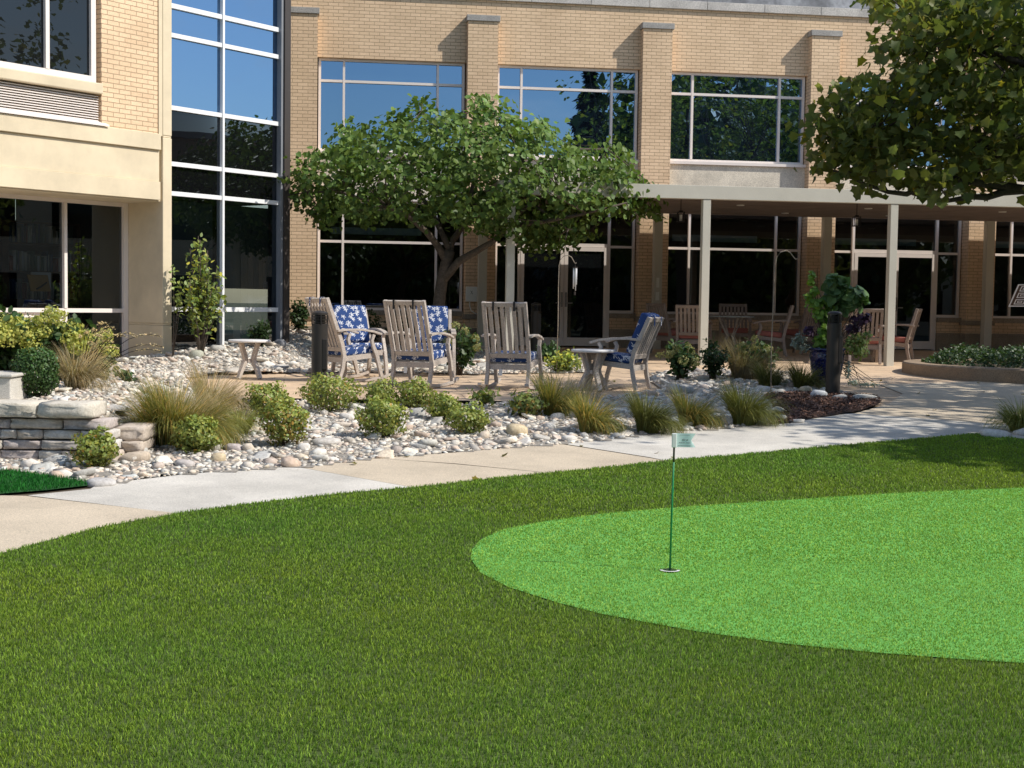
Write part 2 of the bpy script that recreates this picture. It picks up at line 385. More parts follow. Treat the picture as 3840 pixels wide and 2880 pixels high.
def scatter(name, tv, tf, Rm, T, S, C, mat, parent=None, smooth=False):
    tv = np.asarray(tv, float); k = len(tv); n = len(T)
    S = np.asarray(S, float)
    if S.ndim == 1: S = np.repeat(S[:, None], 3, 1)
    V = np.einsum('nij,nkj->nki', Rm, tv[None]*S[:, None, :])+np.asarray(T)[:, None, :]
    fl = np.concatenate([np.array(q) for q in tf]); sz = np.array([len(q) for q in tf])
    idx = (fl[None, :]+(np.arange(n)*k)[:, None]).ravel()
    return arr_mesh(name, V.reshape(-1, 3), np.tile(sz, n), idx, mat, parent, np.repeat(C, k, 0), smooth)
def frames(nrm, spin=None):
    """rotation matrices whose z axis is nrm, with random spin about it"""
    n = nrm/np.linalg.norm(nrm, axis=1, keepdims=True)
    a = np.where(np.abs(n[:, 2:3]) < .9, [[0,0,1.]], [[1.,0,0]])
    x = np.cross(a, n); x /= np.linalg.norm(x, axis=1, keepdims=True); y = np.cross(n, x)
    t = rng.uniform(0, 2*np.pi, len(n)) if spin is None else spin
    c, s = np.cos(t)[:, None], np.sin(t)[:, None]
    return np.stack([c*x+s*y, -s*x+c*y, n], 2)
def rcol(n, sat=.12, val=.3, lo=None):
    v = 1+rng.uniform(-val, val, (n, 1)); h = rng.uniform(-sat, sat, (n, 1))
    return np.clip(v*np.concatenate([1+h, np.ones((n,1)), 1-h], 1), .05, 3)
# leaf templates (in the xy plane, stem at the origin, tip along +y, folded along the rib)
def fold(pts, z=.12):
    """pts: right-hand outline from stem to tip"""
    L_ = [(0,0,0)]+[(x, y, z*x/.5) for x, y in pts[1:-1]]+[(pts[-1][0], pts[-1][1], 0)]
    Rr = [(-x, y, z*x/.5) for x, y in pts[1:-1]]
    v = L_+Rr; n = len(L_); m = len(Rr)
    return v, [tuple(range(n)), tuple([0, n-1]+[n+m-1-i for i in range(m)])]
HEART = fold([(0,0),(.30,-.10),(.50,.25),(.32,.65),(0,1.)])
OVAL = fold([(0,0),(.26,.2),(.30,.55),(0,1.)])
QUAD = ([(0,0,0),(.32,.5,.06),(0,1,0),(-.32,.5,.06)], [(0,1,2,3)])
MAPLE = ([(0,0,0),(.26,.02,.03),(.52,.04,.10),(.46,.30,.05),(.60,.58,.14),(.34,.64,.04),(0,1.,-.10),(-.34,.64,.04),(-.60,.58,.14),(-.46,.30,.05),(-.52,.04,.10),(-.26,.02,.03)],
         [(0,1,2,3),(0,3,4,5),(0,5,6),(0,6,7),(0,7,8,9),(0,9,10,11)])
def ico(sub):
    bm = bmesh.new(); bmesh.ops.create_icosphere(bm, subdivisions=sub, radius=1)
    v = np.array([q.co[:] for q in bm.verts]); f = [tuple(x.index for x in q.verts) for q in bm.faces]; bm.free(); return v, f
ICO1, ICO2 = ico(1), ico(2)
def blades(name, B, az, Ln, bend, w, C, mat, parent=None, seg=5, droop=None):
    """arching grass blades: B base points, az heading, Ln length, bend lean at the tip (radians)"""
    n = len(B); t = np.linspace(0, 1, seg+1)
    th = bend[:, None]*t[None]**1.2                      # lean from vertical along the blade
    ds = Ln[:, None]/seg
    hx = np.concatenate([np.zeros((n,1)), np.cumsum(np.sin(th[:, 1:])*ds, 1)], 1)
    hz = np.concatenate([np.zeros((n,1)), np.cumsum(np.cos(th[:, 1:])*ds, 1)], 1)
    cx, cy = np.cos(az)[:, None], np.sin(az)[:, None]
    P_ = np.stack([B[:, 0:1]+hx*cx, B[:, 1:2]+hx*cy, B[:, 2:3]+hz], 2)
    tw = rng.uniform(0, np.pi, n)[:, None]
    wd = w[:, None]*(1-t[None]**2*.95)*.5
    sx, sy = np.cos(tw)*wd, np.sin(tw)*wd
    A = P_+np.stack([sx, sy, 0*sx], 2); D = P_-np.stack([sx, sy, 0*sx], 2)
    V = np.stack([A, D], 2).reshape(n, -1, 3)
    k = 2*(seg+1); f = np.array([[2*i, 2*i+1, 2*i+3, 2*i+2] for i in range(seg)]).ravel()
    idx = (f[None]+(np.arange(n)*k)[:, None]).ravel()
    return arr_mesh(name, V.reshape(-1, 3), np.full(n*seg, 4), idx, mat, parent, np.repeat(C, k, 0))
def sheet(name, poly, mat, dz, fn=None, label=None, kind='structure', step=.5):
    """flat-laid polygon draped over the graded ground"""
    bm = bmesh.new(); vs = [bm.verts.new((x, y, 0)) for x, y in poly]; bm.faces.new(vs)
    ys = [p[1] for p in poly]; y = math.ceil(min(ys)/step)*step
    while y < max(ys):
        bmesh.ops.bisect_plane(bm, geom=bm.verts[:]+bm.edges[:]+bm.faces[:], plane_co=(0,y,0), plane_no=(0,1,0)); y += step
    bmesh.ops.triangulate(bm, faces=bm.faces[:])
    for v in bm.verts: v.co.z = float(g(v.co.y))+dz
    bmesh.ops.recalc_face_normals(bm, faces=bm.faces)
    for f in bm.faces:
        if f.normal.z < 0: f.normal_flip()
    me = bpy.data.meshes.new(name); bm.to_mesh(me); bm.free(); me.materials.append(mat)
    o = bpy.data.objects.new(name, me); col.objects.link(o); o['kind'] = kind; return o
def W(pts, k=1.0):   # native photo pixels -> ground xy
    return [at(x*k, y*k)[:2] for x, y in pts]
K2 = 3840/2212.

# ------------------------------------------------------------------ ground, paths, lawns
def ground_sheet():
    ys = list(np.arange(-60, 80, 1.)); xs = [-90, 90]
    v = [(x, y, float(g(y))-.06) for y in ys for x in xs]; v += [(x, y, z) for x, y, z in [(-600,-600,-.9),(600,-600,-.9),(600,600,-.7),(-600,600,-.7)]]
    f = [(2*i, 2*i+1, 2*i+3, 2*i+2) for i in range(len(ys)-1)]; n = len(ys)*2; f.append((n, n+1, n+2, n+3))
    MB().add(v, f).build('ground', M['asphalt'])['kind'] = 'structure'
ground_sheet()
sheet('paving', [(-9,16.2),(24,16.2),(24,30),(-9,30)], M['patio'], -.012, step=1.)
LAWN_EDGE = [(-60,1212),(0,1199),(100,1172),(220,1141),(400,1109),(560,1088),(760,1066),(905,1054),(1100,1032),(1300,1013),(1450,996),(1600,984),(1800,965),(1950,953),(2090,940),(2120,939),(2160,944),(2212,952)]
lawn_xy = W(LAWN_EDGE, K2)+[(9,12.5),(12,11),(12,-12),(-5,-12),(-5,1),(-4.2,5)]
GREEN_EDGE = [(2212,1058),(2100,1063),(1900,1072),(1700,1085),(1500,1098),(1300,1115),(1180,1131),(1090,1148),(1040,1170),(1020,1192),(1016,1212),(1038,1243),(1100,1275),(1200,1307),(1300,1333),(1500,1370),(1700,1398),(1900,1418),(2100,1433),(2212,1440)]
green_xy = W(GREEN_EDGE, K2)+[(4.6,5.4),(7.5,5.6),(8.6,7.2),(8,9),(6,9.9)]
LEFT_LAWN = [(-40,1014),(0,1018),(60,1024),(120,1033),(185,1044),(201,1048),(190,1052),(100,1062),(0,1070),(-40,1074)]
left_xy = W(LEFT_LAWN, K2)+[(-6.5,9.8),(-7,10.8)]
sheet('lawn', lawn_xy, M['turfbase'], .010)
sheet('putting_green', green_xy, M['greenbase'], .016)
sheet('side_lawn', left_xy, M['turf2base'], .012)
# paths: slabs side by side with thin joints between
def slab(name, pts, mat, dz=0.): return sheet(name, W(pts, K2), mat, dz)
slab('path', [(-80,1078),(0,1070),(55,1071),(400,1110),(300,1130),(0,1206),(-60,1216)], M['slabtan'], .0)
slab('path', [(60,1070),(195,1056),(205,1050),(290,1037),(403,1024),(553,1012),(638,1008),(910,1056),(760,1070),(560,1092),(404,1111)], M['slabwhite'], .0)
slab('path', [(640,1008),(810,990),(980,1002),(1212,1024),(1100,1036),(912,1056)], M['slabtan'], .0)
slab('path', [(812,990),(1000,976),(1205,958),(1404,989),(1460,1000),(1300,1016),(1214,1024),(982,1001)], M['slabtan'], .0)
slab('path', [(1208,957),(1354,944),(1454,928),(1577,922),(1660,908),(1740,896),(1842,893),(2000,904),(2170,918),(2212,924),(2212,948),(2140,940),(2090,944),(1950,957),(1800,969),(1600,988),(1462,1000),(1406,988)], M['slabwhite'], .0)
slab('path', [(1740,904),(1840,894),(1920,872),(1950,850),(1900,830),(2212,820),(2500,840),(2500,950),(2212,925),(2170,919),(2000,905),(1844,894.3)], M['slabtan'], -.003)
sheet('path_joint_bed', W([(-100,1075),(205,1045),(640,1004),(1205,955),(1454,926),(1840,890),(2300,930),(2212,955),(2100,946),(1450,1004),(905,1060),(400,1114),(0,1210),(-100,1230)], K2), M['joint'], -.008)

# gravel beds
GRAVEL = [(-700,1790),(0,1768),(104,1779),(208,1793),(321,1812),(347,1819),(352,1826),(500,1800),(700,1777),(960,1763),(1205,1745),(1407,1720),(1700,1695),(2112,1666),(2351,1642),(2524,1614),(2617,1618),(2738,1605),(2900,1590),
          (2925,1540),(2880,1485),(3000,1474),(3170,1482),(3190,1472),(3060,1462),(3000,1440),(2990,1405),(2800,1388),(2600,1390),(2440,1400),(2430,1430),(2500,1458),(2350,1484),(2200,1497),(1950,1505),(1700,1524),(1300,1514),(1100,1502),(960,1512),(820,1470),(694,1425),(694,1418),(800,1406),(1165,1397),(1447,1395),(1640,1400),(1790,1403)]
gravel_xy = W(GRAVEL)+[at(1900,1400)[:2], at(2190,1396)[:2], at(2195,1335)[:2], at(2010,1335)[:2], at(1990,1372)[:2], at(1830,1372)[:2], (-.5,27.9),(-4.6,27.5),(-4.0,22.6),(-5.3,20.7),(-8.,17.5),(-9,13)]
def gravel_sheet():
    st = .14; xs = np.arange(-9, 5, st); ys = np.arange(9.5, 28.5, st)
    X, Y = np.meshgrid(xs, ys); Z = gz(X, Y)+.004
    v = np.stack([X, Y, Z], 2).reshape(-1, 3); nx = len(xs)
    f = []
    cx = X[:-1, :-1]+st/2; cy = Y[:-1, :-1]+st/2; ok = inpoly(cx, cy, gravel_xy)
    for j, i in zip(*np.nonzero(ok)):
        a = j*nx+i; f.append((a, a+1, a+nx+1, a+nx))
    mb = MB(); mb.v = [tuple(p) for p in v]; mb.f = f
    o = mb.build('gravel_bed', M['gravelbase'], smooth=True); o['kind'] = 'structure'
gravel_sheet()
MULCH = [(2890,1592),(2964,1587),(3025,1574),(3140,1557),(3225,1543),(3290,1520),(3306,1508),(3290,1494),(3170,1482),(3000,1475),(2880,1480),(2865,1492),(2900,1530)]
sheet('mulch_bed', W(MULCH), M['mulch'], .012)

STONE_PAL = np.array([(1.21,1.17,1.10)])*(lambda a: a*.6+.4*a.mean(1, keepdims=True))(np.array([(.62,.58,.51),(.52,.47,.40),(.66,.63,.57),(.44,.42,.39),(.58,.50,.41),(.40,.38,.35),(.55,.42,.33),(.68,.60,.46),(.48,.50,.48),(.60,.57,.53),(.50,.38,.30)]))
def stones(name, n, smin, smax, region, label, mat=M['stone'], bank=.0, flat=.6, ang=False, bounds=(-8.5,4.6,10.2,27.5), zoff=0):
    hard = ang
    x = rng.uniform(bounds[0], bounds[1], n*6); y = rng.uniform(bounds[2], bounds[3], n*6)
    ok = inpoly(x, y, region)
    u, v = project(np.stack([x, y, gz(x, y)], 1)); ok &= (u > -350) & (u < 4200)
    x, y = x[ok][:n], y[ok][:n]; n = len(x)
    s = smin+(smax-smin)*rng.random(n)**2.2
    S = np.stack([s*rng.uniform(.8,1.35,n), s*rng.uniform(.7,1.1,n), s*rng.uniform(flat*.7,flat*1.2,n)], 1)
    nr = np.stack([rng.normal(0,.28,n), rng.normal(0,.28,n), np.ones(n)], 1)
    z = gz(x, y)+s*.12*rng.uniform(-1,2.2,n)+zoff
    C = STONE_PAL[rng.integers(0, len(STONE_PAL), n)]*rcol(n, .05, .2)
    tv, tf = ICO2 if smax > .12 else ICO1
    if ang: tv = np.clip(tv, [-.7,-.75,-.6], [.75,.7,.55])
    tv = tv*(1+.16*np.sin(tv[:, 0:1]*3.1+1)*np.cos(tv[:, 1:2]*2.7)+.12*np.sin(tv[:, 2:3]*4))
    o = scatter(name, tv, tf, frames(nr), np.stack([x, y, z], 1), S, C, mat, smooth=not ang)
    return tag(o, label, 'gravel', kind='stuff')
front_xy = [p for p in gravel_xy]
stones('river_gravel', 30000, .013, .043, gravel_xy, 'pale river gravel filling the planting beds', flat=.5)
stones('river_gravel', 16000, .014, .05, gravel_xy, 'pale chipped gravel filling the planting beds', flat=.45, ang=True)
stones('river_gravel', 1500, .04, .085, gravel_xy, 'larger pale cobbles mixed into the gravel beds')

stones('river_gravel', 900, .045, .13, gravel_xy, 'flat angular rocks lying among the gravel', ang=True, flat=.36)
# mulch chips
def mulch():
    n = 14000; xy = W(MULCH); xs = [p[0] for p in xy]; ys = [p[1] for p in xy]
    x = rng.uniform(min(xs), max(xs), n); y = rng.uniform(min(ys), max(ys), n); ok = inpoly(x, y, xy); x, y = x[ok], y[ok]; n = len(x)
    tv = [(-.5,-.18,0),(.5,-.18,.05),(.5,.18,0),(-.5,.18,.06)]; 
    nr = np.stack([rng.normal(0,.4,n), rng.normal(0,.4,n), np.ones(n)], 1)
    C = np.array([(.16,.09,.065)])*rcol(n, .15, .5)
    o = scatter('bark_mulch', tv, [(0,1,2,3)], frames(nr), np.stack([x, y, g(y)+.02+rng.uniform(0,.025,n)], 1), rng.uniform(.015,.042,n), C, M['stone'])
    tag(o, 'dark brown bark mulch chips at the path corner', 'mulch', kind='stuff')
mulch()

# turf blades
def turf(name, poly, hole, dens, hgt, wid, mat, label, ymin, ymax, xr=lambda y: .42*y+1.2, dz=.01, lean=.55, cat='artificial turf', val=.45, dryf=.035):
    X = []; Y = []; H = []; Wd = []
    y = ymin
    while y < ymax:
        dy = min(.5, ymax-y); yc = y+dy/2; d = dens(yc); hw = xr(yc); n = int(d*dy*2*hw)
        x_ = rng.uniform(-hw, hw, n); y_ = rng.uniform(y, y+dy, n)
        ok = inpoly(x_, y_, poly)
        if hole: ok &= ~inpoly(x_, y_, hole)
        X.append(x_[ok]); Y.append(y_[ok]); k = ok.sum()
        H.append(hgt*rng.uniform(.65,1.25,k)); Wd.append(wid(yc)*rng.uniform(.7,1.3,k)); y += dy
    X, Y, H, Wd = map(np.concatenate, (X, Y, H, Wd)); n = len(X)
    a = rng.uniform(0, 2*np.pi, n); l = rng.uniform(.05, lean, n)*H; az = rng.uniform(0, 2*np.pi, n)
    base = np.stack([X, Y, g(Y)+dz], 1)
    # blades lean slightly towards one side, in wide drifting bands
    drift = .12*np.sin(X*.5+Y*.3)*H
    tip = base+np.stack([l*np.cos(az)+drift, l*np.sin(az)-.1*H, H], 1)
    mid = base+np.stack([l*np.cos(az)*.35, l*np.sin(az)*.35, H*.6], 1)
    w = np.stack([np.cos(a)*Wd/2, np.sin(a)*Wd/2, 0*a], 1)
    V = np.stack([base-w, base+w, mid+w*.8, mid-w*.8, tip], 1).reshape(-1, 3)
    f = np.array([0,1,2,3, 3,2,4]); idx = (f[None]+(np.arange(n)*5)[:, None]).ravel()
    C = rcol(n, .07, val)
    dry = rng.random(n) < dryf; C[dry] = C[dry]*np.array([1.7,1.45,1.6])
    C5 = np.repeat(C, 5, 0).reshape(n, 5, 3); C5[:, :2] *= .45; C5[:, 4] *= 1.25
    o = arr_mesh(name, V, np.tile([4, 3], n), idx, mat, None, C5.reshape(-1, 3))
    tag(o, label, cat, kind='stuff')
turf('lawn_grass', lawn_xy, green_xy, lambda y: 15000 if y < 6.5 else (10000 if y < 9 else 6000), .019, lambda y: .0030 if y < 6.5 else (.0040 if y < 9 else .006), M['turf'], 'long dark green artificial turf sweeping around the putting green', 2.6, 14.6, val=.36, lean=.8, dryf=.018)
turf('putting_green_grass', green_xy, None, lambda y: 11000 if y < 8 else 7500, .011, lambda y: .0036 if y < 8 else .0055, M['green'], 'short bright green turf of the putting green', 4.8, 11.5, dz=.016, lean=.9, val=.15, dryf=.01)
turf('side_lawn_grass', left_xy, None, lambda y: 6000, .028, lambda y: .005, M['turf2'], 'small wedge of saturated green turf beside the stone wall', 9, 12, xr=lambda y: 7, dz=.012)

# ------------------------------------------------------------------ main brick building
TH = R(8.4); FO = (-4.543, 27.7)
bld = empty('brick_building', (FO[0], FO[1], 0), TH, 'two storey buff brick building with white framed windows behind the covered terrace', 'building')
ct, st_ = math.cos(TH), math.sin(TH)
def fac(s, off, z=0.): return (FO[0]+s*ct+off*st_, FO[1]+s*st_-off*ct, z)
NB = 8; PW = 3.58
def pane_quads(M_, x0, x1, z0, z1, y): M_.add([(x0,y,z0),(x1,y,z0),(x1,y,z1),(x0,y,z1)], [(0,1,2,3)])
wall = MB(); wall.box(-.01, NB*PW, 0, .3, 5.70, 6.95)
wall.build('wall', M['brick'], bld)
cp = MB()
for k in range(int(NB*PW/1.22)+1): cp.box(k*1.22, min(k*1.22+1.212, NB*PW), -.05, .36, 6.952, 7.12)
cp.build('coping', M['coping'], bld, bevel=.006)
MB().box(-.01, NB*PW, .9, 1.1, 7.0, 7.9).box(-.01, NB*PW, .36, 12, 6.99, 7.02).build('roof', M['roofmetal'], bld)
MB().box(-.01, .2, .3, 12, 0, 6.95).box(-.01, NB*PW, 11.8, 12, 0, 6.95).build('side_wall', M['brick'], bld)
MB().box(.2, NB*PW, .32, .34, 2.95, 5.7).box(.2, NB*PW, .34, 11.8, 2.95, 3.1).build('upper_backing', M['rusty'], bld)
ir = MB(); ir.box(.2, NB*PW, 5.0, 5.1, -.02, 2.95).box(.2, NB*PW, .35, 5.0, -.06, -.02)
ir.build('interior_wall', M['interior'], bld)
for k in range(NB): MB().box(k*PW+.9, k*PW+2.75, .55, .6, 2.24, 2.38).build('reflection_band', M['reflect_band'], bld)  # added pale strips imitate the grey-blue band reflected in the lower panes
for k in range(NB):
    x = k*PW
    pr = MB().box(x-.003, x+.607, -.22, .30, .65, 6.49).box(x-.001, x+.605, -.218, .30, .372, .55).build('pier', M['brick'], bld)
    MB().box(x-.03, x+.64, -.25, .0, 6.492, 6.61).build('pier_cap', M['limestone'], pr, bevel=.006)
    MB().box(x-.03, x+.635, -.26, .30, .552, .648).box(x-.03, x+.635, -.26, .30, .31, .370).box(x-.015, x+.62, -.235, .30, -.15, .308).build('base_stone', M['basestone'], pr, bevel=.004)
    # spandrel between storeys
    MB().box(x+.61, x+PW-.004, .02, .3, 3.02, 3.80).build('spandrel_panel', M['panel'], bld)
    MB().box(x+.61, x+PW-.004, -.03, .3, 3.802, 3.86).build('window_sill', M['alu'], bld)
    MB().box(x+.61, x+PW-.004, .0, .3, 2.90, 3.018).build('lintel', M['alu'], bld)
    door = k in (1, 3)
    # lower wall under windows
    segs = [(.61, 1.11), (3.04, PW-.004)] if door else [(.61, PW-.004)]
    for a, b in segs:
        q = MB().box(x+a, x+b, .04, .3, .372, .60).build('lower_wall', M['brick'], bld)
        MB().box(x+a, x+b, -.01, .3, .602, .70).box(x+a, x+b, -.01, .3, .31, .370).box(x+a, x+b, .02, .3, -.15, .308).build('base_stone', M['basestone'], q, bevel=.004)
    # windows
    def window(z0, z1, zt, up):
        y0, y1, yg = .075, .16, .125
        fr = MB(); w = .05
        fr.box(x+.63, x+.63+w, y0, y1, z0, z1).box(x+3.50, x+3.50+w, y0, y1, z0, z1)
        fr.box(x+.63+w, x+3.50, y0+.002, y1, z1-w, z1-.001)
        d0, d1 = x+1.16, x+2.985
        if door and not up:
            for xm in (1.11, 2.985): fr.box(x+xm, x+xm+.05, y0-.01, y1, -.02, z1-w)
            fr.box(x+.68, x+1.11, y0, y1-.01, .70, .76).box(x+3.035, x+3.50, y0, y1-.01, .70, .76)
            fr.box(x+.68, x+1.11, y0+.01, y1-.01, zt-.025, zt+.025).box(x+3.035, x+3.50, y0+.01, y1-.01, zt-.025, zt+.025)
            fr.box(d0, d1, y0+.002, y1-.01, 2.055, 2.125)
        else:
            for xm in (1.11, 2.985): fr.box(x+xm, x+xm+.045, y0-.004, y1-.01, z0+w, z1-w)
            fr.box(x+.68, x+3.50, y0+.002, y1, z0+.001, z0+w)
            for a, b in ((.68,1.11),(1.155,2.985),(3.03,3.50)): fr.box(x+a, x+b, y0, y1-.01, zt-.025, zt+.025)
        fo = fr.build('window', M['alu'], bld)
        gm = M['glass_up'] if up else M['glass_low']
        gl = MB()
        pane_quads(gl, x+.64, x+1.15, z0+.02, z1-.02, yg) if not (door and not up) else pane_quads(gl, x+.64, x+1.13, .72, z1-.02, yg)
        pane_quads(gl, x+3.0, x+3.52, z0+.02, z1-.02, yg+.001) if not (door and not up) else pane_quads(gl, x+3.0, x+3.52, .72, z1-.02, yg+.001)
        pane_quads(gl, x+1.13, x+3.0, (z0+.02) if not (door and not up) else 2.09, z1-.02, yg+.002)
        gl.build('pane', gm, fo)
        if door and not up:
            mid = (d0+d1)/2
            for a, b, sx in ((d0+.004, mid-.004, 1), (mid+.004, d1-.004, -1)):
                dl = MB(); t = .075
                dl.box(a, a+t, .06, .11, .02, 2.05).box(b-t, b, .06, .11, .02, 2.05).box(a+t, b-t, .062, .108, 1.97, 2.049).box(a+t, b-t, .062, .108, .021, .19)
                do = dl.build('door', M['alu'], bld)
                pg = MB(); pane_quads(pg, a+.03, b-.03, .1, 2.0, .085); pg.build('pane', M['glass_mid'] if k == 1 else M['glass_low'], do)
                hx = (b-.04) if sx == 1 else (a+.04)
                MB().box(hx-.02, hx+.02, .045, .06, .82, 1.12).tube([(hx,.045,.90),(hx,.01,.90),(hx-sx*.13,.01,.90)], .011).build('handle', M['limestone'], do)
    window(3.862, 5.695, 5.25, True)
    window(.702, 2.899, 2.07, False)

# ------------------------------------------------------------------ wing with the glass bay
WT = TH+R(45); WO = (-5.109, 20.8)
wg = empty('building_wing', (WO[0], WO[1], 0), WT, 'projecting building wing with concrete pillar, brick panel, louvre and tall glass bay', 'building')
wc, ws = math.cos(WT), math.sin(WT)
def wing_at(px, py, off):
    n = (ws, -wc); d = ray(px, py); t = ((WO[0]+n[0]*off)*n[0]+(WO[1]+n[1]*off)*n[1])/(d[0]*n[0]+d[1]*n[1])
    X, Y = d[0]*t, d[1]*t; return (X-WO[0])*wc+(Y-WO[1])*ws, EYE+d[2]*t
p = MB(); p.box(-.17, 0, 0, .95, .505, 3.255).box(-.17, 0, .0, .95, 3.285, 7.6).box(-.165, -.006, .006, .945, 3.255, 3.285).box(-.165, -.006, .006, .945, .475, .505).box(-.17, 0, 0, .95, -.4, .475)
p.build('pillar', M['concrete'], wg, bevel=.012)
# upper wall: brick panel with a recess for window and louvre
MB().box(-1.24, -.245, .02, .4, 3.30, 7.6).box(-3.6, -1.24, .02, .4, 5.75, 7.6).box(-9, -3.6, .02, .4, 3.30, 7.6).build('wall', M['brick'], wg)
MB().box(-.243, -.178, .0, .4, 3.27, 7.6).build('concrete_strip', M['concrete'], wg)
MB().box(-9, -.21, -.012, .5, 3.065, 3.298).box(-9, -.21, .03, .5, 2.60, 3.063).box(-9, -.21, .002, .9, 2.33, 2.598).box(-9, -.18, .04, .9, 2.31, 2.329).build('concrete_beam', M['concrete'], wg, bevel=.006)
MB().box(-3.6, -1.245, -.03, .36, 3.745, 3.895).build('window_sill', M['concrete'], wg, bevel=.015)
lv = MB(); lv.box(-3.6, -1.262, .13, .16, 3.36, 3.74)
for i in range(11):
    z = 3.365+i*.034; lv.add([(-3.6,.05,z),(-1.27,.05,z),(-1.27,.12,z+.022),(-3.6,.12,z+.022),(-3.6,.05,z+.012),(-1.27,.05,z+.012),(-1.27,.12,z+.034),(-3.6,.12,z+.034)], [(0,3,2,1),(4,5,6,7),(0,1,5,4),(1,2,6,5),(2,3,7,6),(3,0,4,7)])
lv.build('louvre', M['alu'], wg)
MB().box(-3.6, -1.27, .16, .165, 3.36, 3.74).build('louvre_backing', M['black'], wg)
MB().add([(-3.6,-.04,3.30),(-1.15,-.04,3.30),(-1.2,.1,3.36),(-3.6,.1,3.36),(-3.6,-.04,3.325),(-1.15,-.04,3.325),(-1.2,.1,3.385),(-3.6,.1,3.385)], [(0,3,2,1),(4,5,6,7),(0,1,5,4),(1,2,6,5),(2,3,7,6),(3,0,4,7)]).build('louvre_sill', M['alu'], wg)
fr = MB(); fr.box(-1.38, -1.30, .06, .16, 3.90, 5.7).box(-3.6, -1.38, .062, .16, 3.902, 3.99).box(-3.6, -1.38, .062, .16, 5.62, 5.7)
for xm in (-2.09, -3.0): fr.box(xm-.03, xm+.03, .055, .15, 3.99, 5.62)
fo = fr.build('window', M['alu'], wg); gl = MB(); pane_quads(gl, -3.6, -1.34, 3.93, 5.65, .11); gl.build('pane', M['glass_mid'], fo)
MB().box(-3.6, -1.245, .2, .4, 3.3, 5.75).build('window_backing', M['rusty'], wg)
# ground floor: library window set back under the beam
fr = MB(); fr.box(-.26, -.175, .80, .90, -.3, 2.31).box(-9, -.26, .802, .90, 2.25, 2.309).box(-9, -.26, .80, .90, .655, .715)
for xm in (-1.29, -2.9): fr.box(xm-.025, xm+.025, .79, .88, .715, 2.25)
fr.box(-1.31, -1.27, .79, .88, -.3, .655)
fo = fr.build('window', M['alu'], wg)
gl = MB(); pane_quads(gl, -9, -.22, .68, 2.28, .85); pane_quads(gl, -1.29, -.22, -.3, .68, .851); gl.build('pane', M['glass_low'], fo)
lv = MB()
for i in range(12): z = -.1+i*.062; lv.box(-9, -1.32, .80, .85, z, z+.034)
lv.box(-9, -1.32, .86, .9, -.3, .65); lv.build('louvre', M['alu'], wg)
MB().box(-9, -.178, 3.7, 3.8, -.3, 2.6).box(-9, -.178, .95, 3.7, -.35, -.3).box(-9, -.178, .95, 3.7, 2.5, 2.6).box(-.17, -.10, .96, 3.7, -.3, 2.5).build('interior_wall', M['interior_light'], wg)
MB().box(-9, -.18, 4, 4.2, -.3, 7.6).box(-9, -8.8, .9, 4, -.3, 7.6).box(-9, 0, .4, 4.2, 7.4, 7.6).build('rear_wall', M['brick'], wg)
# glass bay
bars = [(7.3,.07),(6.2,.07),(5.22,.07),(4.79,.065),(3.72,.065),(2.89,.065),(2.45,.065),(.72,.07)]
bay = MB().box(.02, 2.22, .051, .159, 7.3-.035, 7.3+.035).build('glass_bay', M['whitealu'], wg)
for z, h in bars[1:]: MB().box(.02, 2.22, .05, .16, z-h/2, z+h/2).build('transom', M['whitealu'], bay)
MB().box(1.02, 1.06, .035, .17, -.2, 7.6).build('mullion', M['whitealu'], bay)
MB().box(2.222, 2.27, .0, .3, -.3, 7.6).build('frame_post', M['grey_frame'], bay)
MB().box(2.272, 2.40, -.03, .3, -.3, 7.6).build('corner_post', M['bronze'], bay)
gu = MB(); pane_quads(gu, .0, 2.22, 3.72, 7.6, .10); gu.build('upper_glass', M['glass_up'], bay)
gd = MB(); pane_quads(gd, .0, 2.22, 2.45, 3.72, .10); gd.build('spandrel_glass', M['glass_dark'], bay)
gl = MB(); pane_quads(gl, .0, 2.22, -.3, 2.45, .10); gl.build('lower_glass', M['glass_low'], bay)
MB().box(.04, .98, .22, .235, .80, 2.36).build('roller_shade', M['shade'], bay); MB().box(1.10, 2.16, .22, .235, 1.05, 2.36).build('roller_shade', M['shade'], bay)
MB().box(.0, 2.4, 1.6, 1.65, -.3, 7.6).box(.01, 2.38, .5, 1.6, -.32, -.28).box(.01, 2.38, .18, 1.6, 2.44, 2.5).build('interior_wall', M['rusty'], bay)
# return wall running back from the bay to the brick building
a = (WO[0]+2.40*wc+.03*ws, WO[1]+2.40*ws-.03*wc); b_ = fac(-.012, .0)[:2]
def loc_w(p): dx, dy = p[0]-WO[0], p[1]-WO[1]; return dx*wc+dy*ws, -dx*ws+dy*wc
q0, q1 = loc_w(a), loc_w((b_[0]-.02, b_[1])); q2 = (q1[0]-.25, q1[1]+.1); q3 = (q0[0]-.05, q0[1]+.3)
MB().add([(q0[0],q0[1]+.05,-.3),(q1[0],q1[1],-.3),(q2[0],q2[1],-.3),(q3[0],q3[1],-.3),(q0[0],q0[1]+.05,7.6),(q1[0],q1[1],7.6),(q2[0],q2[1],7.6),(q3[0],q3[1],7.6)], [(0,3,2,1),(4,5,6,7),(0,1,5,4),(1,2,6,5),(2,3,7,6),(3,0,4,7)]).build('return_wall', M['bronze'], wg)

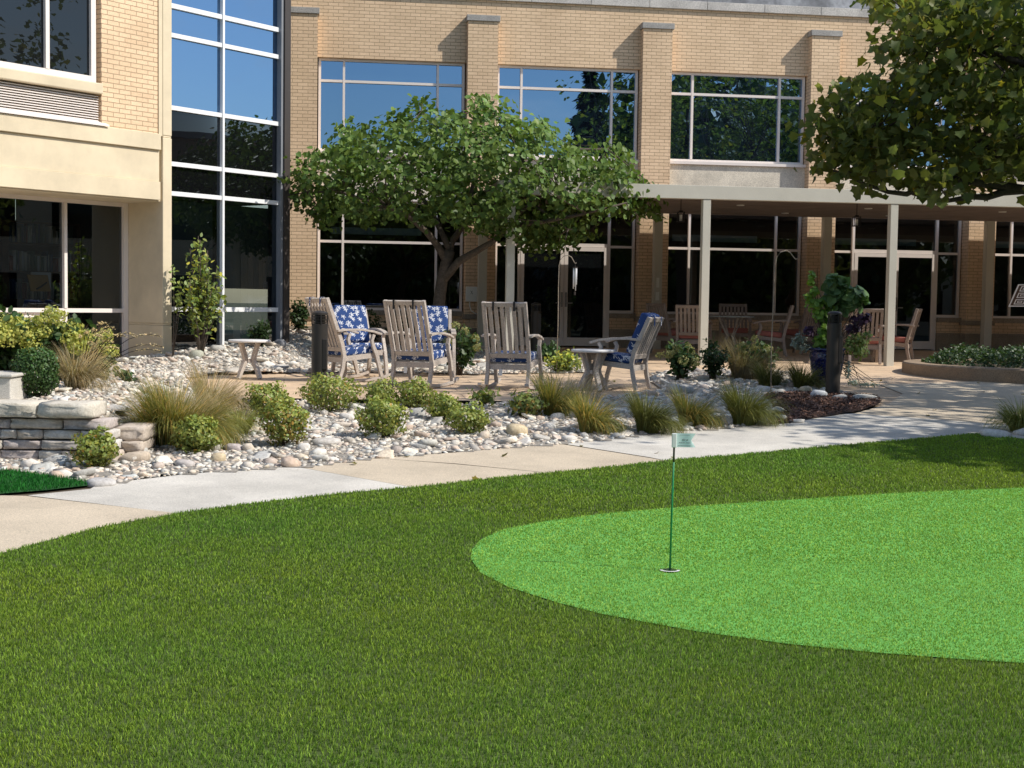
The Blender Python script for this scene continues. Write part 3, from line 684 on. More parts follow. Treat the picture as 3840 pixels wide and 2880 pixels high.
# library furniture seen through the glass (wing coordinates)
def wpt(s, y, z=0.): return (WO[0]+s*wc-y*ws*-1*-1, WO[1]+s*ws+y*wc, z)
def wing_world(s, y, z=0.): return (WO[0]+s*wc-y*ws, WO[1]+s*ws+y*wc, z)
XR = wing_at(302, 1100, -1.65)[0]
for bi, s0 in enumerate((XR-1.25, XR-2.55, XR-3.85)):
    bk = empty('bookcase', wing_world(s0+1.25, 1.95, 0), WT, ['dark wooden bookcase full of books behind the right library pane', 'dark wooden bookcase behind the music stand in the library', 'dark wooden bookcase at the left edge of the library window'][bi], 'bookcase', 'library bookcases')
    cs = MB(); cs.box(-1.3, -1.24, -.3, .05, -.3, 2.0).box(-.06, 0, -.3, .05, -.3, 2.0).box(-1.24, -.06, .0, .05, -.3, 2.0)
    zz = [.0, .42, .84, 1.26, 1.68, 2.0]
    for z in zz: cs.box(-1.24, -.06, -.3, 0, z-.03, z)
    cs.build('case', M['wood_dark'], bk)
    bv = MB(); cc = []
    for z in zz[:-1]:
        x = -1.22
        while x < -.1:
            w = random.uniform(.018,.05); h = random.uniform(.2,.31); 
            if random.random() < .9: bv.box(x, x+w-.003, -.28+random.uniform(0,.04), -.05, z+.001, z+h); c = random.choice([(.7,.68,.62),(.12,.12,.13),(.25,.05,.04),(.08,.12,.22),(.5,.45,.35),(.15,.2,.15),(.8,.8,.8)]); cc += [c]*8
            x += w
    V = np.array(bv.v); fl = np.concatenate([np.array(q) for q in bv.f])
    ob = arr_mesh('books', V, np.full(len(bv.f), 4), fl, M['wallstone'], bk, np.array(cc)); ob['kind'] = 'stuff'
sx, szz = wing_at(145, 1100, -1.25); sx += .45
ms = empty('music_stand', wing_world(sx-.45, 1.25, 0), WT, 'wooden music stand with open book behind the library window', 'music stand')
MB().add([(-.17,-.06,.96),(.17,-.06,.96),(.21,.08,1.2),(-.13,.08,1.2),(-.17,-.045,.955),(.17,-.045,.955),(.21,.095,1.195),(-.13,.095,1.195)], [(0,3,2,1),(4,5,6,7),(0,1,5,4),(1,2,6,5),(2,3,7,6),(3,0,4,7)]).build('desk', M['wood_desk'], ms)
MB().tube([(0,.03,-.3),(0,.03,1.05)], .014).tube([(0,-.07,1.03),(-.08,-.07,.99)], .012).tube([(0,-.07,1.03),(.09,-.07,1.09)], .012).build('pole', M['black'], ms)
MB().box(-.05, .28, .1, .13, 1.0, 1.24).build('book', M['white'], ms)

# ------------------------------------------------------------------ pergola
pg = empty('pergola', fac(0, 0), TH, 'flat roofed grey steel pergola on slim square posts', 'pergola')
OFFF = 5.98
cols = [6.89+3.23*i for i in (-1,0,1,2,3,4)]
for i, x in enumerate(cols):
    zb = float(g(fac(x, OFFF)[1]))-.03
    MB().box(x-.065, x+.065, -OFFF, -OFFF+.13, zb, 2.62).build('post', M['pergola'], pg, bevel=.004)
for k in range(1, 7):
    x = k*PW+.22
    po = MB().box(x, x+.17, -.60, -.43, -.03, 2.743).build('post', M['pergola'], pg, bevel=.004)
    if k == 2:
        MB().box(x+.05, x+.11, -.618, -.602, 1.24, 1.44).box(x+.04, x+.115, -.618, -.602, .98, 1.15).build('switch_plate', M['offwhite'], po, bevel=.004)
X0, X1 = 3.45, 24.
MB().box(X0, X1, -OFFF-.01, -OFFF+.14, 2.622, 2.84).build('front_beam', M['pergola'], pg, bevel=.004)
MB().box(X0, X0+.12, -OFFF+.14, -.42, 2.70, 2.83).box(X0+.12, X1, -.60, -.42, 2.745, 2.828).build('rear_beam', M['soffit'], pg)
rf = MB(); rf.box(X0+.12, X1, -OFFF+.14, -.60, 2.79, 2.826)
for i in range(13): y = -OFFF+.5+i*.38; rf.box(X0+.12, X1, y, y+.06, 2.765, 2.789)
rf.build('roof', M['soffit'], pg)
for x, o_ in ((8.4,3.),(9.9,1.2),(10.9,3.),(12.1,1.2),(13.6,3.)):
    MB().lathe([(.07,2.75),(.075,2.764)], 16, (x,-o_)).build('recessed_light', M['offwhite'], pg)
for i, (px, py) in enumerate(((2553,812),(3213,806))):
    X, Y, Z = at_y(px, py, 24.2 if i == 0 else 24.8)
    ln = empty('lantern', (X, Y, 2.764), 0, ['small dark lantern hanging under the pergola left of the tall post', 'small dark lantern hanging under the pergola beside the right post'][i], 'lantern', 'hanging lanterns')
    MB().tube([(0,0,0),(0,0,-.24)], .008).build('chain', M['black'], ln)
    b = MB()
    for dx in (-.055,.055):
        for dy in (-.055,.055): b.box(dx-.007, dx+.007, dy-.007, dy+.007, -.42, -.27)
    b.box(-.065,.065,-.065,.065,-.435,-.42).box(-.065,.065,-.065,.065,-.27,-.26).box(-.03,.03,-.03,.03,-.26,-.235).build('cage', M['black'], ln)
    MB().tube([(0,0,-.42),(0,0,-.31)], .025).build('candle', M['white'], ln)

# wall box with conduit on the first pier
x = PW+.22
wb = empty('electrical_box', fac(PW+.12, .26), TH, 'off white electrical box with cable on the brick pier', 'electrical box')
MB().box(-.115, .115, -.06, .03, .90, 1.20).build('cover', M['offwhite'], wb, bevel=.012)
MB().tube([(-.03,0,.90),(-.03,0,.82),(.0,0,.72),(.09,0,.66),(.12,.03,.66)], .012).build('cable', M['offwhite'], wb)
MB().tube([(-.02,-.062,1.12),(.0,-.062,1.09),(-.02,-.062,1.05)], .004).tube([(.02,-.062,1.12),(.0,-.062,1.09),(.02,-.062,1.05)], .004).build('symbol', M['black'], wb)

# ------------------------------------------------------------------ furniture
def cushion_mesh(name, x0, x1, pts, th, mat, parent, puff=.02):
    b = MB().ribbon(pts, x0, x1, th); o = b.build(name, mat, parent, smooth=True)
    bm = bmesh.new(); bm.from_mesh(o.data); bmesh.ops.bevel(bm, geom=bm.edges[:], offset=.028, segments=3, profile=.6, affect='EDGES', clamp_overlap=True); bm.to_mesh(o.data); bm.free()
    o.data.shade_smooth(); return o
def make_chair(label, group, rocker, loc, rz, back=False, strap=True, w=.58, cush='cushion', low=False, bt=.115):
    root = empty('rocking_chair' if rocker else ('cushioned_armchair' if low else 'patio_chair'), loc, rz, label, 'rocking chair' if rocker else ('armchair' if low else 'chair'), group)
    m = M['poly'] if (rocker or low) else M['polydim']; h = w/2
    zr = .045 if rocker else 0
    top = (-.50, 1.10) if rocker else ((-.46, .93) if low else (-.40, .94))
    for sx in (-1, 1):
        a, b = (h-.045, h) if sx > 0 else (-h, -h+.045)
        MB().ribbon([(-.30, zr),(-.255,.18),(-.235,.34),(-.27,.50),top], a, b, [.045,.05,.055,.055,.045]).build('back_post', m, root, bevel=.003)
        c, d = (h-.01, h+.035) if sx > 0 else (-h-.035, -h+.01)
        MB().ribbon([(.33, zr),(.30,.16),(.25,.34),(.20,.45),(.17,.54),(.20,.62 if rocker else .60)], c, d, [.04,.05,.055,.05,.04,.045]).build('leg', m, root, bevel=.003)
        e, f_ = (h-.03, h+.04) if sx > 0 else (-h-.04, -h+.03)
        za = .64 if rocker else .61
        MB().ribbon([(-.36,za+.03),(-.20,za+.045),(.02,za+.045),(.20,za+.02),(.32,za-.015)], e, f_, .028).build('armrest', m, root, bevel=.004)
        if rocker:
            MB().ribbon([(-.52,.075),(-.38,.04),(-.15,.018),(.10,.018),(.34,.04),(.50,.085)], c, d, .035).build('rocker', m, root, bevel=.003)
    sf = MB()
    for a, b in ((h-.043, h-.003), (-h+.003, -h+.043)): sf.ribbon([(-.215,.30),(.25,.345)], a-.0, b, .065)
    sf.box(-h+.045, h-.045, -.245, -.215, .245, .315).box(-h-.01, h+.01, .225, .262, .30, .372)
    for i in range(8): y = -.18+i*.052; sf.box(-h+.045, h-.045, y, y+.038, .318+(y+.18)*.1, .334+(y+.18)*.1)
    sf.build('seat_frame', m, root)
    # slatted back
    def by(z): 
        t = (z-.50)/(top[1]-.50); return -.27+t*(top[0]+.27)
    bk = MB()
    z0, z1 = .40, top[1]-.055
    bk.ribbon([(by(z1)-.0, z1),(by(top[1])-.0, top[1]-.004)], -h+.045, h-.045, .035)
    bk.ribbon([(by(.50)+.03, .40),(by(.50)+.01,.455)], -h+.045, h-.045, .035)
    nsl = 6; ws_ = .045; inner = 2*h-.09; gap = (inner-nsl*ws_)/(nsl+1)
    for i in range(nsl):
        x = -h+.045+gap+i*(ws_+gap); bk.ribbon([(by(.50)+.012,.455),(by(.75)+.004,.75),(by(z1),z1)], x, x+ws_, .017)
    bk.build('backrest', m, root)
    cushion_mesh('seat_cushion', -h+.03, h-.03, [(-.21,.385),(.02,.405),(.265,.425)], .10, M[cush], root)
    if back:
        cushion_mesh('back_cushion', -h+.055, h-.055, [(-.185,.47),(by(.8)+.075,.80),(by(top[1])+.07,top[1]+(.045 if low else -.08))], bt, M['cushion'], root)
    if strap:
        for x in (-.135, .135):
            MB().ribbon([(by(top[1])-.026, top[1]-.11),(by(top[1])-.026,top[1]+.006),(by(top[1])+.03,top[1]+.01),(by(top[1])+.045,top[1]-.10)], x-.012, x+.012, .006).build('strap', M['cushion'] if back else M['black'], root)
    if rocker and not back:
        MB().box(-.12,-.075,-.25,-.245,.17,.25).build('care_tag', M['white'], root)
    return root
def fwd(p, rz, f=0, r=0): return (p[0]-math.sin(rz)*f+math.cos(rz)*r, p[1]+math.cos(rz)*f+math.sin(rz)*r)
def on(p, dz=0): return (p[0], p[1], float(g(p[1]))-.008+dz)
RC = 'rocking chairs on the tan patio'; AC = 'blue cushioned armchairs on the tan patio'
G_ = at
r1 = R(-52); p1 = fwd(at(1280,1432)[:2], r1, .28, -.28)
make_chair('rocking chair turned to the right directly behind the left bollard', RC, True, on(p1), r1, back=True, bt=.05)
make_chair('armchair facing the lawn with its blue back cushion beside the left bollard', AC, False, on(at(1342,1408)[:2]), R(-153), back=True, strap=False, low=True)
r3 = R(-22); p3 = fwd(at(1541,1450)[:2], r3, .28)
make_chair('left of the two empty rocking chairs seen from behind, overlapping a blue cushioned one', RC, True, on(p3), r3)
make_chair('armchair with blue cushions facing forward, hidden behind a slatted rocking chair', AC, False, on(at(1618,1408)[:2]), R(-175), back=True, strap=False, low=True)
r5 = R(-14); p5 = fwd(at(1902,1460)[:2], r5, .28)
make_chair('rocking chair seen from behind standing alone left of the round side table', RC, True, on(p5), r5)
r6 = R(66); p6 = fwd(at(2405,1459)[:2], r6, .28)
make_chair('armchair in side view facing left with thick blue back cushion', AC, False, on(p6), r6, back=True, low=True)
def side_table(label, loc, rz):
    t = empty('side_table', loc, rz, label, 'side table', 'round side tables on the patio')
    MB().lathe([(.262,.485),(.278,.490),(.283,.50),(.283,.51),(.275,.520),(.2,.523)], 36).build('table_top', M['polywhite'], t, smooth=False)
    for k in range(4):
        a = k*math.pi/2+math.pi/4
        b = MB().ribbon([(.20,.0),(.155,.10),(.085,.22),(.08,.27),(.12,.38),(.165,.485)], -.028, .028, [.045,.05,.055,.055,.05,.05])
        c, s = math.cos(a), math.sin(a); b.v = [(x*s+y*c, -x*c+y*s, z) for x, y, z in b.v]
        b.build('leg', M['poly'], t, bevel=.003)
    MB().box(-.075,.075,-.018,.018,.21,.26).box(-.018,.018,-.075,.075,.211,.259).build('cross_brace', M['poly'], t)
side_table('round side table standing alone at the left end of the patio', on(at(935,1416)[:2]), R(10))
side_table('round side table in front of the side view rocking chair', on(at(2222,1461)[:2]), R(-20))
# dining set under the pergola
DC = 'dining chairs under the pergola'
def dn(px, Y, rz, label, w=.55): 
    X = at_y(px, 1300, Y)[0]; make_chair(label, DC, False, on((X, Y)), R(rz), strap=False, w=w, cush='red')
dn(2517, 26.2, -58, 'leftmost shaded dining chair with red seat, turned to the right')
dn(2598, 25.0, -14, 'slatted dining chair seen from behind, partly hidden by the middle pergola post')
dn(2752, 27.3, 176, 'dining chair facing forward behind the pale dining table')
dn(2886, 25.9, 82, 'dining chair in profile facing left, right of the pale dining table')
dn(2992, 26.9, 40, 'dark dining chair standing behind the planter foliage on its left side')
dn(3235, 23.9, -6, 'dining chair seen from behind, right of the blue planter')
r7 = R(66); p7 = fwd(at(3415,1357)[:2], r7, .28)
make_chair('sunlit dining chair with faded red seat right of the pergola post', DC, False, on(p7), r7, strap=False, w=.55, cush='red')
X = at_y(2740,1200,26.1)[0]
dt = empty('dining_table', on((X, 26.1)), 0, 'round pale dining table in the shade between dining chairs', 'table')
MB().lathe([(.44,.700),(.455,.705),(.455,.72),(.44,.726)], 40).build('table_top', M['tableglass'], dt)
for k in range(4):
    a = k*math.pi/2+.4
    MB().tube([(.30*math.cos(a),.30*math.sin(a),0),(.07*math.cos(a),.07*math.sin(a),.35),(.26*math.cos(a),.26*math.sin(a),.70)], .022).build('leg', M['poly'], dt)

# bollards
def bollard(label, p, h=1.07, rad=.09, rz=0):
    o = empty('bollard_light', on(p, -.01), rz, label, 'bollard', 'bronze bollard lights')
    MB().lathe([(rad,0),(rad,h-.155),(rad-.006,h-.15)], 40).build('post', M['bollard'], o, smooth=False)
    lou = MB()
    for i in range(6): z = h-.15+i*.0165; lou.lathe([(rad-.016,z),(rad-.004,z+.003),(rad-.004,z+.007),(rad-.016,z+.010)], 32)
    for k in range(4):
        a = k*math.pi/2+.3; c, s = math.cos(a)*(rad-.003), math.sin(a)*(rad-.003); lou.box(c-.006,c+.006,s-.006,s+.006,h-.152,h-.045)
    hd = lou.build('louvre_head', M['bollard'], o)
    MB().lathe([(rad-.03,h-.15),(rad-.03,h-.045)], 20).build('lens', M['glass_mid'], hd)
    MB().lathe([(rad,h-.047),(rad,h-.025),(rad-.02,h-.008),(.03,h),(.001,h+.001)], 40).build('cap', M['bollard'], o, smooth=False)
    bx = MB(); a0 = R(-58)
    for k in range(5):
        pass
    MB().box(rad*.45, rad*1.03, -.085, -.035, .42, .76).build('outlet_cover', M['bollard'], o, bevel=.006)
X = at_y(1198,1400,15.4)[0]; bollard('bollard light in front of the rocking chairs', (X, 15.4))
bollard('bollard light beside the blue planter at the path corner', at(3122,1482)[:2])
X = at_y(2008,1300,24.6)[0]; bollard('dark bollard in the shade left of the double glass door', (X, 24.6), .96)

# flag stick and cup
fx, fy, fz = at(2512,2141,.016)
fs = empty('golf_flag', (fx, fy, fz), 0, 'small practice golf flag with pale blue swallowtail pennant on the putting green', 'golf flag')
MB().tube([(0,0,-.02),(.004,0,.36),(.010,0,.70)], [.0062,.0058,.0050], 10).build('pole', M['green_pole'], fs, smooth=True)
MB().tube([(.008,0,.60),(.0101,0,.756)], .0056, 10).build('upper_pole', M['bronze'], fs, smooth=True)
fv = []; ff = []; nx = 14
for i in range(nx+1):
    for j in range(7):
        u = i/nx; v = j/6; xx = u*.122
        if u > .8: xx = .8*.122+(u-.8)/.2*(.122*.2)*(abs(v-.5)*2)**1. 
        fv.append((xx, .004*math.sin(u*6)*u, -.073+v*.076))
for i in range(nx):
    for j in range(6): a = i*7+j; ff.append((a, a+7, a+8, a+1))
fl = MB().add([(x+.004, y, z+.755) for x, y, z in fv], ff).build('flag_cloth', M['flag'], fs, smooth=True)
MB().box(-.004,.021,-.008,.008,.680,.757).build('sleeve', M['white'], fs, bevel=.003)
ink = MB()
def yq(x): return .004*math.sin((x-.004)/.122*6)*(x-.004)/.122-.0012
for x, z, w_, h_, r_ in ((.055,.722,.004,.014,.5),(.061,.724,.004,.016,-.1),(.067,.722,.004,.012,-.7),(.076,.721,.004,.010,.4),(.081,.722,.004,.012,-.4)):
    c, s = math.cos(r_), math.sin(r_); ink.add([(x+c*a-s*b, yq(x), z+s*a+c*b) for a, b in ((0,-h_/2),(w_/2,0),(0,h_/2),(-w_/2,0))], [(0,1,2,3)])
x = .036
for ch in (5,1,3,4,1,2,4,0,4,2,3,1,4): 
    if ch: ink.add([(x,yq(x),.7045),(x+.0022+.0006*ch%.002,yq(x),.7045),(x+.0022,yq(x),.7085+(.001 if ch > 3 else 0)),(x,yq(x),.7085)], [(0,1,2,3)])
    x += .0046
ink.add([(.028,yq(.03),.6895),(.098,yq(.09),.6895),(.098,yq(.09),.6915),(.028,yq(.03),.6915)], [(0,1,2,3)]).add([(.036,yq(.03),.7475),(.092,yq(.09),.7475),(.092,yq(.09),.7487),(.036,yq(.03),.7487)], [(0,1,2,3)])
ink.build('printed_mark', M['flag_ink'], fl)
cup = empty('golf_cup', (fx, fy, fz), 0, 'white rimmed hole cup at the foot of the golf flag', 'golf cup')
MB().lathe([(.052,.003),(.054,.0045)], 32).build('hole', M['black'], cup)  # flat black disc paints the darkness inside the hole
rim = MB(); vv = []
for k in range(21):
    a = math.pi+math.pi*k/20; 
    for r_ in (.040,.056): vv.append((r_*math.cos(a), r_*math.sin(a), .0065))
rim.add(vv, [(2*k,2*k+1,2*k+3,2*k+2) for k in range(20)]).build('rim', M['white'], cup)

# shepherd hooks
def px_path(pts, Y): return [at_y(x, y, Y) for x, y in pts]
def hook(label, pts, Y, name='shepherd_hook'):
    P_ = px_path(pts, Y); b = P_[0]; o = empty(name, (b[0], b[1], b[2]), 0, label, 'garden hook', 'metal garden hooks')
    MB().tube([(p[0]-b[0], p[1]-b[1], p[2]-b[2]) for p in P_], .0065, 8).build('rod', M['basestone'], o, smooth=True); return o
s4 = .434
def c24(x, y): return (2400+x*s4, 900+y*s4)
hook('empty metal garden hook standing right of the pale dining table', [at_and for at_and in [c24(1130,1400), c24(1135,900), c24(1155,500), c24(1165,220), c24(1180,150), c24(1215,105), c24(1265,90), c24(1300,110), c24(1325,145), c24(1345,168), c24(1365,160), c24(1372,120)]], 17.4)
c17 = lambda x, y: (1700+x*.36166, 750+y*.36166)
YH = 20.5
hook('metal garden hook carrying a wind chime before the double glass door', [c17(1070,1760), c17(1085,1300), c17(1090,900), c17(1096,680), c17(1110,620), c17(1145,582), c17(1190,572), c17(1225,592), c17(1248,635), c17(1264,660), c17(1275,650)], YH)
cx, cy, cz = at_y(*c17(1264,655), YH)
wc_ = empty('wind_chime', (cx, cy, cz), 0, 'small wind chime with metal tubes hanging from the garden hook', 'wind chime')
MB().lathe([(.035,-.07),(.035,-.055)], 14).tube([(0,0,0),(0,0,-.06)], .003).build('top_disc', M['bronze'], wc_)
for k in range(4):
    a = k*math.pi/2+.4; x_, y_ = .026*math.cos(a), .026*math.sin(a); l = .24+.03*k
    MB().tube([(x_,y_,-.075),(x_,y_,-.075-l)], .0065, 8).build('tube', M['whitealu'], wc_, smooth=True)
MB().tube([(0,0,-.07),(0,0,-.42)], .002).lathe([(.012,-.47),(.014,-.42)], 10).build('clapper', M['bronze'], wc_)

# tilted notice board at the right
Yb = 24.; P_ = px_path([(3780,1150),(3985,1150),(4010,1066),(3818,1066)], Yb); b = P_[0]
sg = empty('notice_board', (b[0], b[1], b[2]), 0, 'brown framed board with square outlines at the right edge', 'notice board')
q = [(p[0]-b[0], p[1]-b[1], p[2]-b[2]) for p in P_]
MB().add([(x, y, z) for x, y, z in q]+[(x, y+.03, z) for x, y, z in q], [(0,1,2,3),(4,7,6,5),(0,4,5,1),(1,5,6,2),(2,6,7,3),(3,7,4,0)]).build('panel', M['wood_dark'], sg)
def lerp4(u, v): 
    a = np.array(q[0])*(1-u)+np.array(q[1])*u; c_ = np.array(q[3])*(1-u)+np.array(q[2])*u; return tuple(a*(1-v)+c_*v)
ol = MB()
def frame_(u0, u1, v0, v1, w_):
    for a0, a1, b0, b1 in ((u0,u1,v0,v0+w_),(u0,u1,v1-w_,v1),(u0,u0+w_*.6,v0+w_,v1-w_),(u1-w_*.6,u1,v0+w_,v1-w_)):
        pts = [lerp4(a0,b0), lerp4(a1,b0), lerp4(a1,b1), lerp4(a0,b1)]; ol.add([(x, y-.004, z) for x, y, z in pts], [(0,1,2,3)])
frame_(0,1,0,1,.05)
for i in range(4):
    for j in range(3): frame_(.08+i*.23, .27+i*.23, .10+j*.29, .33+j*.29, .035); frame_(.13+i*.23, .22+i*.23, .17+j*.29, .26+j*.29, .025)
ol.build('outline', M['alu'], sg)
MB().tube([tuple(np.array(lerp4(.6,0))+np.array((0,.05,0))), (q[1][0]*.6, .05, -b[2]+float(g(Yb)))], .03).build('post', M['bronze'], sg)

# ------------------------------------------------------------------ plants
def leaves(name, P_, nr, smin, smax, tmpl, C, mat, parent, wide=1.):
    n = len(P_); s = rng.uniform(smin, smax, n); S = np.stack([s*wide, s, s], 1)
    return scatter(name, tmpl[0], tmpl[1], frames(nr), P_, S, C, mat, parent)
def unit(n):
    v = rng.normal(size=(n, 3)); return v/np.linalg.norm(v, axis=1, keepdims=True)
def ballpts(n, rx, ry, rz, zc, shell=.6, lump=.12, seed=0):
    d = unit(n); r = shell+(1-shell)*rng.random(n)**.7
    l = 1+lump*np.sin(d[:,0]*5+seed)*np.cos(d[:,1]*4.3+seed*1.7)+lump*.7*np.sin(d[:,2]*7+seed*.6+d[:,0]*3)
    p = d*(r*l)[:, None]*np.array([[rx, ry, rz]]); p[:, 2] += zc
    return p, d
def pxm(Y): return F/Y
def shrub_ball(label, px, py, wpx, hpx, mat='box', n=1500, leaf=(.022,.038), group='clipped round shrubs in the gravel', fn=gz, name='round_shrub', cat='shrub', lump=.2, box=False, reds=0., cscale=1., Y=None):
    x, y, z = at(px, py, fn=fn) if Y is None else (at_y(px, 1500, Y)[0], Y, float(fn(at_y(px, 1500, Y)[0], Y)))
    k = pxm(y); rx = wpx/k/2*1.08; h = hpx/k*1.05; seed = random.uniform(0, 20)
    o = empty(name, (x, y+rx*.75, z-.01), 0, label, cat, group)
    p, d = ballpts(n, rx*.95, rx*.95, h*.5, h*.52, .55, lump, seed)
    if box: p[:, :2] *= (1+.25*np.abs(d[:, 2:3])**2); p[:, 2] = np.clip(p[:, 2], .02, h*.97)
    p[:, 2] = np.maximum(p[:, 2], .01)
    nr = d+rng.normal(0, .55, d.shape); 
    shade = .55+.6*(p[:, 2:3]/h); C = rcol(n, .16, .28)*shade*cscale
    if reds: 
        r_ = (rng.random(n) < reds*(1.2-p[:, 2]/h)) ; C[r_] = C[r_]*np.array([1.45,.85,.85])
    leaves('foliage', p, nr, leaf[0], leaf[1], OVAL, C, M[mat], o, 1.2)
    st = MB()
    for i in range(9):
        a = random.uniform(0, 6.28); r_ = rx*random.uniform(.3,.7); st.tube([(random.uniform(-.02,.02),random.uniform(-.02,.02),-.02),(r_*.4*math.cos(a),r_*.4*math.sin(a),h*.3),(r_*math.cos(a),r_*math.sin(a),h*.75)], [.006,.004,.002], 5)
    st.build('stem', M['bark'], o); return o
SB = [
 ('round clipped shrub nearest the small side lawn, below the stone wall',340,1762,166,140),
 ('round shrub at the right foot of the large tan grass clump',714,1708,172,136),
 ('largest front round shrub, with reddish lower leaves, left of the rocking chairs',1057,1683,182,180),
 ('round shrub peeking up directly behind the largest front round shrub',992,1572,180,132),
 ('wide round shrub at the foot of the left bollard',1226,1556,232,148),
 ('round shrub in front of the empty rocking chairs, closest to the path',1420,1652,184,150),
 ('small yellowish round shrub left of the rocking chair legs',1425,1540,128,112),
 ('round shrub right below the first empty rocking chair',1552,1538,134,112),
 ('round shrub between the first empty rocking chair and the path',1657,1584,128,112),
 ('round shrub at the right end of the front row beside a tan boulder',1757,1636,160,116)]
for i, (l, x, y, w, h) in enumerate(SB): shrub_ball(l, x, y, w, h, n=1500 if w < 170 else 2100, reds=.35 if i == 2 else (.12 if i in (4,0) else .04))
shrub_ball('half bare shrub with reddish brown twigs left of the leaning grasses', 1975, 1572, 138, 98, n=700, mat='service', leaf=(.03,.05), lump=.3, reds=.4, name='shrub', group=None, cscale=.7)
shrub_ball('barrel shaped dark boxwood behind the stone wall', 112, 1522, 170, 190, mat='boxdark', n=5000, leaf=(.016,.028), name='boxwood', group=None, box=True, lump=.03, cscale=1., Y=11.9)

def stem_shrub(label, px, py, wpx, hpx, mat, nst, per, leaf, tmpl=OVAL, name='shrub', group=None, fn=gz, Y=None, lean=0, stemr=.006, low=.25, cscale=1., barkm='bark', cat='shrub', swirl=.05, yel=0.):
    if Y is None: x, y, z = at(px, py, fn=fn)
    else: x = at_y(px, py, Y)[0]; y = Y; z = float(fn(x, y))
    k = pxm(y); rx = wpx/k/2; h = hpx/k
    o = empty(name, (x, y, z-.01), 0, label, cat, group)
    st = MB(); P_ = []
    for i in range(nst):
        a = random.uniform(0, 6.283); rr = rx*math.sqrt(random.random()); hh = h*random.uniform(.6, 1.0)*(1-.35*(rr/rx)**2)
        tip = np.array([rr*math.cos(a)+lean*hh, rr*math.sin(a), hh]); mid = tip*np.array([.35,.35,.5])+np.array([random.uniform(-swirl,swirl)]*3)*rx
        base = np.array([random.uniform(-.04,.04), random.uniform(-.04,.04), -.02])
        st.tube([base, mid, tip], [stemr, stemr*.7, stemr*.3], 5)
        t = low+(1-low)*rng.random(per)**.8
        q_ = np.where(t[:, None] < .5, base+(mid-base)*t[:, None]*2, mid+(tip-mid)*(t[:, None]-.5)*2)
        P_.append(q_+rng.normal(0, rx*.13, (per, 3))*np.array([1,1,.7]))
    P_ = np.concatenate(P_); P_[:, 2] = np.maximum(P_[:, 2], .02); n = len(P_)
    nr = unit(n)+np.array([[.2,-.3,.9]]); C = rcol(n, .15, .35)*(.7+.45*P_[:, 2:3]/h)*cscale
    if yel: r_ = rng.random(n) < yel; C[r_] = C[r_]*np.array([1.9,1.5,.9])
    leaves('foliage', P_, nr, leaf[0], leaf[1], tmpl, C, M[mat], o)
    st.build('stem', M[barkm], o, smooth=True); return o
BLOOM = []
def bloom_mesh(i):
    n = 90; d = unit(n); p = d*np.array([[.075,.075,.062]])*rng.uniform(.7,1.0,(n,1)); C = rcol(n, .1, .25)
    o = leaves('flower_head', p, d+rng.normal(0,.4,d.shape), .018, .032, QUAD, C, M['bloom'], None, 1.6); return o
def hydrangea(label, px, py, wpx, hpx, heads, hs=1., dull=False, Y=None, nl=700, group='hydrangeas', leafc=1.):
    o = stem_shrub(label, px, py, wpx, hpx, 'shrub', 26, nl//26, (.06,.10), OVAL, 'hydrangea', group, Y=Y, cscale=leafc)
    y = o.location.y; rx = wpx/pxm(y)/2; h = hpx/pxm(y)
    for i in range(heads):
        me = (DBLOOM if dull else BLOOMS)[i % 3]
        c = me.copy() if False else bpy.data.objects.new('flower_head', me); col.objects.link(c); c.parent = o
        a = random.uniform(0, 6.283); rr = rx*.98*math.sqrt(random.random()); hh = h*(.98-.42*(rr/rx)**2)*random.uniform(.72,1.0)
        c.location = (rr*math.cos(a), rr*math.sin(a)-rx*.15, hh); k = hs*random.uniform(.7,1.15); c.scale = (k, k, k*random.uniform(.8,1.2)); c.rotation_euler = (random.uniform(-.5,.5), random.uniform(-.5,.5), random.uniform(0,6))
    return o
_b = [bloom_mesh(i) for i in range(3)]; BLOOMS = [o.data for o in _b]
DBLOOM = []
for o in _b:
    d = o.data.copy(); d.materials[0] = M['bloomdull']; DBLOOM.append(d); bpy.data.objects.remove(o)
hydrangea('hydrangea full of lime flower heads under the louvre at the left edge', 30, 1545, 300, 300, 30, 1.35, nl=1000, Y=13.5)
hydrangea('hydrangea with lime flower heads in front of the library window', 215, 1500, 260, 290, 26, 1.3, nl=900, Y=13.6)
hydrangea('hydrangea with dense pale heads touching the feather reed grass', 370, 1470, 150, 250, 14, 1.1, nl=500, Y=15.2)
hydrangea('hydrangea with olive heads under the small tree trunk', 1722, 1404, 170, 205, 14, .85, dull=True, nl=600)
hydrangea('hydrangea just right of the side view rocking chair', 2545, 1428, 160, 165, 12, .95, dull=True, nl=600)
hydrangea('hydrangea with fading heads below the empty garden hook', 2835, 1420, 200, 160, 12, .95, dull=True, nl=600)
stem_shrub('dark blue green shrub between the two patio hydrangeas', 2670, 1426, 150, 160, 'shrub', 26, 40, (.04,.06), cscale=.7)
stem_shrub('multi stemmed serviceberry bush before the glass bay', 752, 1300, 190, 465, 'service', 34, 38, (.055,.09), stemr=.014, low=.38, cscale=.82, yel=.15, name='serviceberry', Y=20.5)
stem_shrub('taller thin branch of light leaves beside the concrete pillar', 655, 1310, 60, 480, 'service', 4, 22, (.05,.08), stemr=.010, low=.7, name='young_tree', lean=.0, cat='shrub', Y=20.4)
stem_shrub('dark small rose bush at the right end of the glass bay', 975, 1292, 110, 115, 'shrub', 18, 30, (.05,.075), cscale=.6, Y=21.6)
stem_shrub('dark leafy shrub at the foot of the first brick pier', 1122, 1300, 90, 135, 'shrub', 20, 30, (.06,.09), cscale=.7, Y=26.6)
